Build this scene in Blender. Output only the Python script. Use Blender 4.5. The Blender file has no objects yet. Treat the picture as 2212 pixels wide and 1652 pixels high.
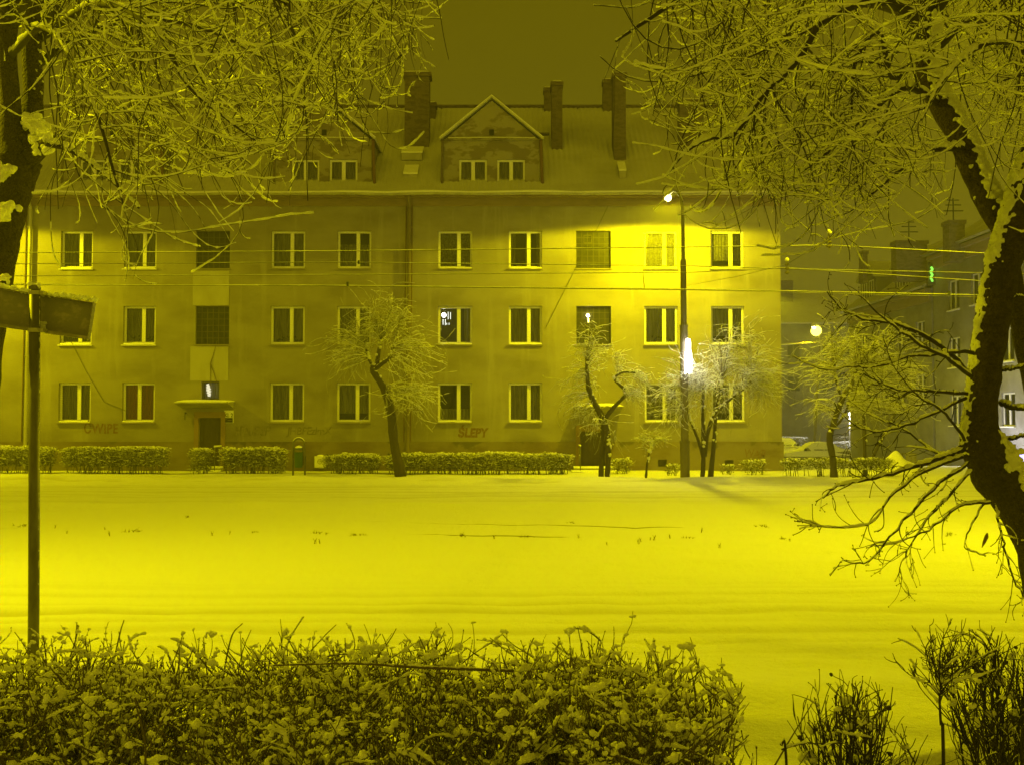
import bpy, math, random
import numpy as np
from mathutils import Vector

S = bpy.context.scene
COL = S.collection
R = math.radians

# ---------------------------------------------------------------- camera
F = 2237.0            # focal length in units of a 2212 px wide picture
PITCH = math.atan(79.0 / F)
EYE = 1.9
cam = bpy.data.cameras.new('camera')
cam.sensor_fit = 'HORIZONTAL'
cam.sensor_width = 36.0
cam.lens = 36.0 * F / 2212.0
cam.clip_start = 0.05
cam.clip_end = 2000
camo = bpy.data.objects.new('camera', cam)
camo.location = (0, 0, EYE)
camo.rotation_euler = (math.pi / 2 + PITCH, 0, 0)
COL.objects.link(camo)
S.camera = camo
CP, SP = math.cos(PITCH), math.sin(PITCH)


def P(px, py, d):
    """point at depth Y = d that stands at (px, py) of the photo"""
    a = (px - 1106.0) / F
    b = (826.0 - py) / F
    t = d / (CP - b * SP)
    return Vector((a * t, d, EYE + t * (SP + b * CP)))


def proj(p):
    p = np.asarray(p, float)
    x, y, z = p[..., 0], p[..., 1], p[..., 2] - EYE
    w = y * CP + z * SP
    v = -y * SP + z * CP
    return 1106.0 + F * x / w, 826.0 - F * v / w


REAR_FILL = 4.0  # gain of the added fill in the sky behind the camera
# ---------------------------------------------------------------- sky: low cloud lit by the town
W = bpy.data.worlds.new('World')
S.world = W
W.use_nodes = True
wn = W.node_tree
wn.nodes.clear()
out = wn.nodes.new('ShaderNodeOutputWorld')
bg = wn.nodes.new('ShaderNodeBackground')
tc = wn.nodes.new('ShaderNodeTexCoord')
sx = wn.nodes.new('ShaderNodeSeparateXYZ')
rp = wn.nodes.new('ShaderNodeValToRGB')
rp.color_ramp.elements[0].position = 0.0
rp.color_ramp.elements[0].color = (0.146, 0.119, 0.006, 1)
rp.color_ramp.elements[1].position = 0.45
rp.color_ramp.elements[1].color = (0.114, 0.0895, 0.0006, 1)
nz = wn.nodes.new('ShaderNodeTexNoise')
nz.inputs['Scale'].default_value = 1.6
nz.inputs['Detail'].default_value = 3
mr = wn.nodes.new('ShaderNodeMapRange')
mr.inputs[3].default_value = 0.88
mr.inputs[4].default_value = 1.12
mx = wn.nodes.new('ShaderNodeMix')
mx.data_type = 'RGBA'
mx.blend_type = 'MULTIPLY'
mx.inputs[0].default_value = 1.0
wn.links.new(tc.outputs['Generated'], sx.inputs[0])
wn.links.new(tc.outputs['Generated'], nz.inputs['Vector'])
wn.links.new(sx.outputs[2], rp.inputs[0])
wn.links.new(nz.outputs[0], mr.inputs[0])
wn.links.new(rp.outputs[0], mx.inputs[6])
wn.links.new(mr.outputs[0], mx.inputs[7])
# added fill: sky brightened behind the camera to front-light snow and trunks
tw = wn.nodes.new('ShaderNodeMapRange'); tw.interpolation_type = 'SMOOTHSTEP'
tw.inputs[1].default_value = 0.1; tw.inputs[2].default_value = -0.9; tw.inputs[3].default_value = 1.0; tw.inputs[4].default_value = REAR_FILL
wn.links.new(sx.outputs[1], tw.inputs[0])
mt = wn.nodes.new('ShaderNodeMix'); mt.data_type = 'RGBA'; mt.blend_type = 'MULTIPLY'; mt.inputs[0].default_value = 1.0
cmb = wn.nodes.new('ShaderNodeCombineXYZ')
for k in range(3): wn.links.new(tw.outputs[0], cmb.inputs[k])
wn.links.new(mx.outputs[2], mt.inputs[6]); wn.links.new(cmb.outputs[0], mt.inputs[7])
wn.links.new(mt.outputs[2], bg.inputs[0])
bg.inputs[1].default_value = 1.0
wn.links.new(bg.outputs[0], out.inputs[0])

S.view_settings.view_transform = 'Standard'
S.view_settings.look = 'None'
S.view_settings.exposure = 0.0
S.view_settings.gamma = 1.0
S.cycles.max_bounces = 6
S.cycles.diffuse_bounces = 3
S.cycles.transparent_max_bounces = 8
S.cycles.sample_clamp_indirect = 6.0
S.cycles.use_denoising = True

# street lighting (the lamps that carry these are built further down)
SODIUM = (1.0, 0.90, 0.0)
POW_WALL = 3800.0
POW_ROAD = 3700.0
HAZE = 0.0026
POW_SIDE = 14000.0

# ---------------------------------------------------------------- mesh helper
def smooth01(t):
    return t * t * (3 - 2 * t)


def vnoise(x, y, seed=0):
    x = np.asarray(x, float); y = np.asarray(y, float)
    xi = np.floor(x).astype(np.int64); yi = np.floor(y).astype(np.int64)
    fx = smooth01(x - xi); fy = smooth01(y - yi)
    def h(a, b):
        n = (a * 374761393 + b * 668265263 + seed * 974634777) & 0x7fffffff
        n = ((n ^ (n >> 13)) * 1274126177) & 0x7fffffff
        return ((n ^ (n >> 16)) & 0xffff) / 65535.0
    return ((h(xi, yi) * (1 - fx) + h(xi + 1, yi) * fx) * (1 - fy) +
            (h(xi, yi + 1) * (1 - fx) + h(xi + 1, yi + 1) * fx) * fy)


def unit(v):
    return v / np.maximum(np.linalg.norm(v, axis=-1, keepdims=True), 1e-9)


def ico_base(sub=2):
    import bmesh
    bm = bmesh.new()
    bmesh.ops.create_icosphere(bm, subdivisions=sub, radius=1.0)
    v = np.array([q.co[:] for q in bm.verts]); f = np.array([[q.index for q in p.verts] for p in bm.faces])
    bm.free()
    return v, f


ICO1 = ico_base(1)
ICO2 = ico_base(2)
ICO3 = ico_base(3)


class MB:
    def __init__(s):
        s.v = []; s.f = []; s.n = 0; s.a = []

    def add(s, v, f, attr=0.0):
        v = np.asarray(v, float).reshape(-1, 3); f = np.asarray(f, np.int64)
        s.v.append(v); s.f.append(f + s.n); s.n += len(v)
        s.a.append(np.full(len(v), attr) if np.isscalar(attr) else np.asarray(attr))
        return s

    def box(s, x0, x1, y0, y1, z0, z1):
        v = [(x0, y0, z0), (x1, y0, z0), (x1, y1, z0), (x0, y1, z0), (x0, y0, z1), (x1, y0, z1), (x1, y1, z1), (x0, y1, z1)]
        f = [(0, 3, 2, 1), (4, 5, 6, 7), (0, 1, 5, 4), (1, 2, 6, 5), (2, 3, 7, 6), (3, 0, 4, 7)]
        return s.add(v, f)

    def quad(s, a, b, c, d):
        return s.add([tuple(a), tuple(b), tuple(c), tuple(d)], [(0, 1, 2, 3)])

    def poly_prism(s, pts, axis, lo, hi):
        """extrude a 2-D outline (list of pairs) along axis 'x','y' or 'z' """
        n = len(pts)
        def m(p, t):
            return {'x': (t, p[0], p[1]), 'y': (p[0], t, p[1]), 'z': (p[0], p[1], t)}[axis]
        v = [m(p, lo) for p in pts] + [m(p, hi) for p in pts]
        s.add(v, [(i, (i + 1) % n, n + (i + 1) % n, n + i) for i in range(n)])
        c0 = np.mean(np.array(v[:n]), 0); c1 = np.mean(np.array(v[n:]), 0)
        s.add([c0] + v[:n], [(0, 1 + (i + 1) % n, 1 + i) for i in range(n)])
        s.add([c1] + v[n:], [(0, 1 + i, 1 + (i + 1) % n) for i in range(n)])
        return s

    def tubes(s, pts, rad, k=5, jitter=0.0, rng=None, attr=0.0):
        """batch of tubes: pts (m,n,3), rad (m,n)"""
        pts = np.asarray(pts, float); rad = np.asarray(rad, float)
        m, n, _ = pts.shape
        if m == 0:
            return s
        t = np.empty_like(pts)
        t[:, 1:-1] = pts[:, 2:] - pts[:, :-2]
        t[:, 0] = pts[:, 1] - pts[:, 0]; t[:, -1] = pts[:, -1] - pts[:, -2]
        t = unit(t)
        mean = unit(pts[:, -1] - pts[:, 0])
        ref = np.zeros((m, 3)); i = np.argmin(np.abs(mean), axis=1); ref[np.arange(m), i] = 1.0
        u = unit(np.cross(t, ref[:, None, :])); w = np.cross(t, u)
        a = np.arange(k) * 2 * math.pi / k
        r = rad[:, :, None] * np.ones(k)
        if jitter and rng is not None:
            r = r * (1 + jitter * rng.uniform(-1, 1, (m, n, k)))
        v = pts[:, :, None, :] + r[..., None] * (np.cos(a)[None, None, :, None] * u[:, :, None, :] + np.sin(a)[None, None, :, None] * w[:, :, None, :])
        base = (np.arange(m) * n * k)[:, None, None]
        ring = (np.arange(n - 1) * k)[None, :, None]
        j = np.arange(k)[None, None, :]; j2 = (j + 1) % k
        f = np.stack([base + ring + j, base + ring + j2, base + ring + k + j2, base + ring + k + j], -1).reshape(-1, 4)
        if not np.isscalar(attr):
            attr = np.repeat(np.asarray(attr).reshape(m, n), k, axis=None) if np.asarray(attr).size == m * n else attr
        s.add(v.reshape(-1, 3), f, attr)
        if k >= 3:
            lo = (base[:, :, 0] + np.arange(k)[None, ::-1]).reshape(m, k); hi = (base[:, :, 0] + (n - 1) * k + np.arange(k)[None, :]).reshape(m, k)
            off = s.n - m * n * k
            s.f.append(lo + off); s.f.append(hi + off)
        return s

    def tube(s, pts, rad, k=8, **kw):
        pts = np.array([tuple(p) for p in pts], float)
        rad = np.full(len(pts), rad) if np.isscalar(rad) else np.asarray(rad, float)
        return s.tubes(pts[None], rad[None], k, **kw)

    def blobs(s, c, r, rng, base=None, lump=0.25, stretch=None, axis=None, fine=0.0, flat=1.0):
        """lumpy balls: c (m,3), r (m,) ; stretched along axis (m,3) by stretch (m,)"""
        bv, bf = base or ICO2
        c = np.asarray(c, float).reshape(-1, 3); m = len(c)
        if m == 0:
            return s
        r = np.broadcast_to(np.asarray(r, float), (m,))
        ph = rng.uniform(0, 6.28, (m, 3, 3)); fr = rng.uniform(1.5, 3.5, (m, 3, 3))
        d = np.zeros((m, len(bv)))
        for q in range(3):
            d += np.prod(np.sin(bv[None] * fr[:, q][:, None, :] + ph[:, q][:, None, :]), -1)
        if fine:
            ph2 = rng.uniform(0, 6.28, (m, 2, 3)); fr2 = rng.uniform(5, 9, (m, 2, 3))
            for q in range(2):
                d += fine / lump * np.prod(np.sin(bv[None] * fr2[:, q][:, None, :] + ph2[:, q][:, None, :]), -1) * 1.6
        v = bv[None] * (1 + lump * d)[..., None]
        if stretch is not None:
            ax = unit(np.asarray(axis, float)); al = (v * ax[:, None]).sum(-1, keepdims=True)
            v = v + ax[:, None] * al * (np.asarray(stretch)[:, None, None] - 1)
        v[..., 2] *= flat
        v = v * r[:, None, None] + c[:, None]
        f = (bf[None] + (np.arange(m) * len(bv))[:, None, None]).reshape(-1, 3)
        return s.add(v.reshape(-1, 3), f)

    def build(s, name, mat, parent=None, smooth=False, attr=None):
        me = bpy.data.meshes.new(name)
        v = np.concatenate(s.v)
        cnt = np.concatenate([np.full(len(f), f.shape[1]) for f in s.f])
        idx = np.concatenate([f.reshape(-1) for f in s.f])
        me.vertices.add(len(v)); me.vertices.foreach_set('co', v.astype(np.float32).ravel())
        me.loops.add(len(idx)); me.loops.foreach_set('vertex_index', idx.astype(np.int32))
        me.polygons.add(len(cnt))
        st = np.concatenate([[0], np.cumsum(cnt)[:-1]])
        me.polygons.foreach_set('loop_start', st.astype(np.int32))
        me.polygons.foreach_set('use_smooth', np.full(len(cnt), bool(smooth)))
        me.update(calc_edges=True)
        if attr:
            at = me.attributes.new(attr, 'FLOAT', 'POINT')
            at.data.foreach_set('value', np.concatenate(s.a).astype(np.float32))
        me.validate(clean_customdata=False)
        me.materials.append(mat)
        o = bpy.data.objects.new(name, me)
        COL.objects.link(o)
        if parent is not None:
            o.parent = parent
            o.matrix_parent_inverse = parent.matrix_basis.inverted()
        return o


def fuse(o, voxel, amp=0.0, scale=40.0, seed=0, smooth=True):
    """melt the overlapping lumps of a snow mesh into one skin and roughen it"""
    md = o.modifiers.new('fuse', 'REMESH'); md.mode = 'VOXEL'; md.voxel_size = voxel; md.use_smooth_shade = smooth
    dg = bpy.context.evaluated_depsgraph_get(); dg.update()
    me = bpy.data.meshes.new_from_object(o.evaluated_get(dg))
    o.modifiers.remove(md)
    n = len(me.vertices); co = np.empty(n * 3, np.float32); me.vertices.foreach_get('co', co); co = co.reshape(-1, 3).astype(float)
    no = np.empty(n * 3, np.float32); me.vertex_normals.foreach_get('vector', no); no = no.reshape(-1, 3)
    if amp:
        q = co * scale
        d = (vnoise(q[:, 0] + q[:, 2] * .71, q[:, 1] + q[:, 2] * .53, seed) + .6 * vnoise(q[:, 0] * 2.3 - q[:, 2] * 1.9, q[:, 1] * 2.1 + q[:, 2] * 1.3, seed + 1) - .8)
        co = co + no * (amp * d)[:, None]
        me.vertices.foreach_set('co', co.astype(np.float32).ravel())
    me.polygons.foreach_set('use_smooth', np.full(len(me.polygons), True)); me.update()
    mts = [m_ for m_ in o.data.materials]; old = o.data; o.data = me; me.materials.clear()
    for m_ in mts: me.materials.append(m_)
    bpy.data.meshes.remove(old)
    return o


def tag(o, label=None, cat=None, group=None, kind=None):
    if label: o['label'] = label
    if cat: o['category'] = cat
    if group: o['group'] = group
    if kind: o['kind'] = kind
    return o


def thing(name, label, cat, loc=(0, 0, 0), group=None):
    o = bpy.data.objects.new(name, None)
    o.empty_display_size = 0.2
    o.location = loc
    COL.objects.link(o)
    return tag(o, label, cat, group)


def copy_tree(o, parent=None):
    c = o.copy(); COL.objects.link(c)
    if parent is not None:
        c.parent = parent
    for ch in list(o.children):
        copy_tree(ch, c)
    return c


# ---------------------------------------------------------------- materials
def mat(name, col, rough=0.85, noise=None, bump=None, col2=None, spec=0.25, metal=0.0, coords='Object', streak=None):
    """col, optional noise blend to col2 ((scale xyz), detail, lo, hi), optional bump (scale, strength, distance)"""
    m = bpy.data.materials.new(name); m.use_nodes = True
    nt = m.node_tree; b = nt.nodes['Principled BSDF']
    b.inputs['Base Color'].default_value = (*col, 1)
    b.inputs['Roughness'].default_value = rough
    b.inputs['Specular IOR Level'].default_value = spec
    b.inputs['Metallic'].default_value = metal
    t = nt.nodes.new('ShaderNodeTexCoord')
    geo = nt.nodes.new('ShaderNodeNewGeometry')
    src = geo.outputs['Position']
    last = None
    for spec_ in ([noise] if noise else []) + ([streak] if streak else []):
        sc, det, lo, hi, c2 = spec_
        mp = nt.nodes.new('ShaderNodeMapping'); mp.inputs['Scale'].default_value = sc
        nt.links.new(src, mp.inputs[0])
        n = nt.nodes.new('ShaderNodeTexNoise'); n.inputs['Scale'].default_value = 1.0; n.inputs['Detail'].default_value = det
        n.inputs['Roughness'].default_value = 0.62
        nt.links.new(mp.outputs[0], n.inputs['Vector'])
        r = nt.nodes.new('ShaderNodeMapRange'); r.inputs[1].default_value = lo; r.inputs[2].default_value = hi
        nt.links.new(n.outputs[0], r.inputs[0])
        x = nt.nodes.new('ShaderNodeMix'); x.data_type = 'RGBA'
        nt.links.new(r.outputs[0], x.inputs[0])
        if last is None:
            x.inputs[6].default_value = (*col, 1)
        else:
            nt.links.new(last, x.inputs[6])
        x.inputs[7].default_value = (*c2, 1)
        last = x.outputs[2]
    if last is not None:
        nt.links.new(last, b.inputs['Base Color'])
    if bump:
        n = nt.nodes.new('ShaderNodeTexNoise'); n.inputs['Scale'].default_value = bump[0]; n.inputs['Detail'].default_value = 5
        nt.links.new(src, n.inputs['Vector'])
        u = nt.nodes.new('ShaderNodeBump'); u.inputs['Strength'].default_value = bump[1]; u.inputs['Distance'].default_value = bump[2]
        nt.links.new(n.outputs[0], u.inputs['Height']); nt.links.new(u.outputs[0], b.inputs['Normal'])
    return m


def snowy(name, col, col2, lo, hi, scale=9.0, snow=(0.82, 0.82, 0.80), bump=(40, 0.5, 0.01), nscale=12):
    """a dark surface whose upward faces carry settled snow"""
    m = bpy.data.materials.new(name); m.use_nodes = True
    nt = m.node_tree; b = nt.nodes['Principled BSDF']
    b.inputs['Roughness'].default_value = 0.9; b.inputs['Specular IOR Level'].default_value = 0.15
    g = nt.nodes.new('ShaderNodeNewGeometry')
    s = nt.nodes.new('ShaderNodeSeparateXYZ'); nt.links.new(g.outputs['Normal'], s.inputs[0])
    n = nt.nodes.new('ShaderNodeTexNoise'); n.inputs['Scale'].default_value = scale; n.inputs['Detail'].default_value = 4
    nt.links.new(g.outputs['Position'], n.inputs['Vector'])
    n2 = nt.nodes.new('ShaderNodeTexNoise'); n2.inputs['Scale'].default_value = nscale; n2.inputs['Detail'].default_value = 6
    nt.links.new(g.outputs['Position'], n2.inputs['Vector'])
    ad = nt.nodes.new('ShaderNodeMath'); ad.operation = 'MULTIPLY_ADD'
    nt.links.new(n.outputs[0], ad.inputs[0]); ad.inputs[1].default_value = 0.9; nt.links.new(s.outputs[2], ad.inputs[2])
    r = nt.nodes.new('ShaderNodeMapRange'); r.inputs[1].default_value = lo; r.inputs[2].default_value = hi
    nt.links.new(ad.outputs[0], r.inputs[0])
    bx = nt.nodes.new('ShaderNodeMix'); bx.data_type = 'RGBA'
    nt.links.new(n2.outputs[0], bx.inputs[0]); bx.inputs[6].default_value = (*col, 1); bx.inputs[7].default_value = (*col2, 1)
    x = nt.nodes.new('ShaderNodeMix'); x.data_type = 'RGBA'
    nt.links.new(r.outputs[0], x.inputs[0]); nt.links.new(bx.outputs[2], x.inputs[6]); x.inputs[7].default_value = (*snow, 1)
    nt.links.new(x.outputs[2], b.inputs['Base Color'])
    u = nt.nodes.new('ShaderNodeBump'); u.inputs['Strength'].default_value = bump[1]; u.inputs['Distance'].default_value = bump[2]
    n3 = nt.nodes.new('ShaderNodeTexNoise'); n3.inputs['Scale'].default_value = bump[0]; n3.inputs['Detail'].default_value = 5
    nt.links.new(g.outputs['Position'], n3.inputs['Vector'])
    nt.links.new(n3.outputs[0], u.inputs['Height']); nt.links.new(u.outputs[0], b.inputs['Normal'])
    return m


def emis(name, col, strength):
    m = bpy.data.materials.new(name); m.use_nodes = True
    b = m.node_tree.nodes['Principled BSDF']
    b.inputs['Base Color'].default_value = (0.1, 0.1, 0.1, 1)
    b.inputs['Emission Color'].default_value = (*col, 1)
    b.inputs['Emission Strength'].default_value = strength
    return m


def glass_mat(name):
    m = bpy.data.materials.new(name); m.use_nodes = True
    nt = m.node_tree; nt.nodes.clear()
    o = nt.nodes.new('ShaderNodeOutputMaterial'); mi = nt.nodes.new('ShaderNodeMixShader')
    t = nt.nodes.new('ShaderNodeBsdfTransparent'); t.inputs[0].default_value = (0.8, 0.8, 0.8, 1)
    g = nt.nodes.new('ShaderNodeBsdfGlossy'); g.inputs['Roughness'].default_value = 0.03
    f = nt.nodes.new('ShaderNodeFresnel'); f.inputs[0].default_value = 1.5
    nt.links.new(f.outputs[0], mi.inputs[0]); nt.links.new(t.outputs[0], mi.inputs[1]); nt.links.new(g.outputs[0], mi.inputs[2])
    nt.links.new(mi.outputs[0], o.inputs[0])
    return m



def loose_snow(name, through=0.36):
    """thin settled snow: light soaks through it as well as bouncing off it"""
    m = bpy.data.materials.new(name); m.use_nodes = True
    nt = m.node_tree; nt.nodes.clear()
    o = nt.nodes.new('ShaderNodeOutputMaterial'); mi = nt.nodes.new('ShaderNodeMixShader'); mi.inputs[0].default_value = through
    d = nt.nodes.new('ShaderNodeBsdfDiffuse'); t = nt.nodes.new('ShaderNodeBsdfTranslucent')
    d.inputs[0].default_value = (0.88, 0.88, 0.86, 1); t.inputs[0].default_value = (0.88, 0.88, 0.86, 1)
    g = nt.nodes.new('ShaderNodeNewGeometry'); n = nt.nodes.new('ShaderNodeTexNoise'); n.inputs['Scale'].default_value = 150; n.inputs['Detail'].default_value = 4
    u = nt.nodes.new('ShaderNodeBump'); u.inputs['Strength'].default_value = 0.6; u.inputs['Distance'].default_value = 0.006
    nt.links.new(g.outputs['Position'], n.inputs['Vector']); nt.links.new(n.outputs[0], u.inputs['Height'])
    nt.links.new(u.outputs[0], d.inputs['Normal']); nt.links.new(u.outputs[0], t.inputs['Normal'])
    nt.links.new(d.outputs[0], mi.inputs[1]); nt.links.new(t.outputs[0], mi.inputs[2]); nt.links.new(mi.outputs[0], o.inputs[0])
    return m


M = {}
M['snow'] = mat('snow', (0.84, 0.84, 0.82), 0.9, bump=(55, 0.35, 0.012), spec=0.2)
M['snow_twig'] = loose_snow('twig snow')
M['bark'] = snowy('bark', (0.018, 0.013, 0.008), (0.085, 0.064, 0.042), 0.98, 1.25, scale=14, bump=(38, 1.0, 0.05), nscale=26)
M['twig'] = mat('twig bark', (0.036, 0.028, 0.018), 0.85)
M['privet'] = mat('privet stem', (0.11, 0.087, 0.056), 0.85)
M['dark_tin'] = mat('weathered dark tin', (0.17, 0.135, 0.095), 0.7, noise=((3, 3, 1), 4, 0.4, 0.7, (0.11, 0.085, 0.055)))
M['twig_far'] = snowy('far twig', (0.075, 0.06, 0.04), (0.13, 0.105, 0.075), 0.35, 0.9, scale=20)
M['bark_far'] = snowy('far bark', (0.03, 0.023, 0.016), (0.075, 0.06, 0.045), 0.9, 1.3, scale=16, bump=(30, 0.7, 0.02))
M['hedge_twig'] = snowy('hedge twig', (0.05, 0.045, 0.02), (0.10, 0.085, 0.04), 0.62, 1.05, scale=22)
M['plaster'] = mat('aged plaster', (0.285, 0.258, 0.22), 0.93,
                   noise=((0.42, 0.42, 0.9), 7, 0.42, 0.68, (0.195, 0.17, 0.14)),
                   streak=((2.2, 2.2, 0.22), 5, 0.56, 0.78, (0.345, 0.315, 0.265)), bump=(28, 0.25, 0.01))
M['panel'] = mat('pale render', (0.40, 0.38, 0.31), 0.93, noise=((2.0, 2, 0.8), 6, 0.45, 0.7, (0.33, 0.30, 0.24)), bump=(28, 0.2, 0.01))
M['plinth'] = mat('plinth render', (0.215, 0.178, 0.132), 0.93, noise=((0.8, 0.8, 1.6), 6, 0.45, 0.62, (0.16, 0.12, 0.085)), bump=(20, 0.4, 0.015))
M['cornice'] = mat('cornice paint', (0.27, 0.205, 0.145), 0.9, noise=((1.5, 1, 4), 5, 0.4, 0.7, (0.21, 0.16, 0.115)))
M['dormer'] = mat('dormer plaster', (0.30, 0.27, 0.22), 0.93, noise=((1.3, 1.3, 2.2), 5, 0.49, 0.54, (0.19, 0.16, 0.12)), bump=(20, 0.3, 0.01))
M['frame'] = mat('white window frame', (0.76, 0.75, 0.72), 0.45, spec=0.4)
M['frame_old'] = mat('dark old frame', (0.10, 0.085, 0.06), 0.7)
M['sill'] = mat('sill metal', (0.24, 0.21, 0.16), 0.6)
M['glass'] = glass_mat('window glass')
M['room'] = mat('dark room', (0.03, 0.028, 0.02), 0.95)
M['curtain'] = mat('net curtain', (0.30, 0.29, 0.24), 0.95, noise=((14, 14, 1.2), 4, 0.4, 0.6, (0.14, 0.135, 0.11)))
M['lace'] = mat('lace curtain', (0.24, 0.235, 0.20), 0.95, noise=((26, 26, 18), 2, 0.45, 0.55, (0.10, 0.096, 0.075)))
M['drape'] = mat('red drape', (0.34, 0.12, 0.05), 0.95, noise=((12, 12, 1), 3, 0.4, 0.6, (0.24, 0.085, 0.04)))
M['block'] = mat('glass block', (0.04, 0.037, 0.024), 0.35, noise=((5, 5, 5), 3, 0.4, 0.6, (0.024, 0.022, 0.014)), spec=0.25)
M['blockjoint'] = mat('block joint', (0.10, 0.09, 0.065), 0.9)
M['roof'] = mat('snow dusted roof sheet', (0.52, 0.51, 0.47), 0.9, noise=((0.5, 0.7, 0.7), 6, 0.45, 0.72, (0.40, 0.385, 0.34)), bump=(12, 0.3, 0.02))
M['brick'] = mat('sooty chimney', (0.17, 0.14, 0.105), 0.95, noise=((4, 4, 9), 4, 0.45, 0.6, (0.11, 0.085, 0.06)), bump=(18, 0.6, 0.02))
M['tin'] = mat('galvanised tin', (0.42, 0.40, 0.36), 0.5, noise=((3, 3, 1), 4, 0.4, 0.7, (0.28, 0.26, 0.21)), metal=0.2)
M['rust'] = mat('rusty pipe', (0.16, 0.095, 0.055), 0.8)
M['door'] = mat('brown door', (0.075, 0.055, 0.032), 0.6, noise=((12, 12, 1.5), 4, 0.4, 0.7, (0.045, 0.033, 0.02)))
M['surround'] = mat('door surround', (0.25, 0.17, 0.10), 0.9, noise=((3, 3, 3), 4, 0.4, 0.7, (0.19, 0.13, 0.08)))
M['concrete'] = mat('concrete', (0.30, 0.28, 0.24), 0.9, noise=((3, 3, 3), 5, 0.4, 0.7, (0.2, 0.18, 0.15)), bump=(30, 0.4, 0.01))
M['pole'] = mat('lamp post', (0.14, 0.12, 0.085), 0.75, noise=((5, 5, 1.5), 5, 0.4, 0.7, (0.085, 0.07, 0.05)), bump=(30, 0.3, 0.01))
M['steel'] = mat('grey steel', (0.16, 0.15, 0.12), 0.5, noise=((14, 14, 5), 5, 0.4, 0.7, (0.09, 0.08, 0.06)), metal=0.4)
M['sign_back'] = mat('sign back', (0.22, 0.20, 0.17), 0.65, noise=((16, 16, 22), 5, 0.5, 0.68, (0.33, 0.29, 0.25)), metal=0.2)
M['white_sign'] = mat('white enamel', (0.78, 0.78, 0.74), 0.5)
M['black'] = mat('black paint', (0.02, 0.02, 0.018), 0.6)
M['graf_red'] = mat('red spray paint', (0.15, 0.075, 0.045), 0.9, noise=((20, 20, 14), 4, 0.46, 0.66, (0.25, 0.19, 0.14)))
M['graf_dark'] = mat('faded dark spray paint', (0.15, 0.13, 0.10), 0.9, noise=((14, 14, 10), 4, 0.44, 0.64, (0.27, 0.24, 0.20)))
M['bin'] = mat('green bin', (0.035, 0.085, 0.04), 0.6)
M['wire'] = mat('cable', (0.05, 0.045, 0.03), 0.7)
M['wire_snow'] = snowy('frosted cable', (0.05, 0.045, 0.03), (0.08, 0.07, 0.05), 0.25, 0.6, scale=30)
M['weed'] = mat('dry weed', (0.12, 0.095, 0.045), 0.9)
M['rail'] = mat('rail steel', (0.09, 0.075, 0.05), 0.6, metal=0.3)
M['house_far'] = mat('grey render', (0.25, 0.24, 0.235), 0.95, noise=((0.5, 0.5, 0.7), 5, 0.4, 0.7, (0.13, 0.12, 0.11)))
M['car_glass'] = mat('car glass', (0.05, 0.05, 0.045), 0.15, spec=0.5)
M['car_paint'] = mat('car paint', (0.20, 0.19, 0.17), 0.4, spec=0.5)
M['tyre'] = mat('tyre', (0.02, 0.02, 0.018), 0.85)
M['bulb'] = emis('lamp lens', (1.0, 0.93, 0.35), 40)
M['white_light'] = emis('white led', (1.0, 0.97, 0.86), 26)
M['white_soft'] = emis('lit lampshade', (0.95, 1.0, 0.86), 2.2)
M['warm_light'] = emis('stair bulb', (1.0, 0.88, 0.15), 12)
M['green_light'] = emis('green led', (0.25, 1.0, 0.08), 1.5)
M['leaf_dry'] = mat('dry leaf', (0.16, 0.10, 0.04), 0.9)
M['leaf_hedge'] = mat('hedge leaf', (0.05, 0.055, 0.02), 0.8)
# ================================================================ GROUND
rng = np.random.default_rng(11)


def ground_z(x, y):
    x = np.asarray(x, float); y = np.asarray(y, float)
    z = 0.05 * (vnoise(x / 3.1, y / 2.3, 1) - 0.5) + 0.034 * (vnoise(x / 0.7, y / 0.55, 2) - 0.5) + 0.016 * (vnoise(x / 0.24, y / 0.2, 3) - 0.5)
    # kerb banks of ploughed snow beside both carriageways
    bank = lambda c, w, h, sd: h * np.exp(-((y - c - 0.5 * (vnoise(x / 2.5, y * 0 + sd, sd) - 0.5)) / w) ** 2) * (0.4 + 0.9 * vnoise(x / 1.1, y * 1.5, sd + 1))
    z = z + bank(31.6, 0.7, 0.16, 5) + bank(22.6, 0.5, 0.09, 7) + bank(13.6, 0.5, 0.05, 9) + bank(7.4, 0.4, 0.08, 12)
    # the side street falls away to the right of the block
    s = np.clip((y - 37.5) / 33.0, 0, 1) * np.clip((x - 8.0) / 4.0, 0, 1)
    z = z - 1.1 * smooth01(np.clip(s, 0, 1))
    far = np.clip((y - 95) / 60.0, 0, 1)
    return z - 1.0 * far


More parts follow.
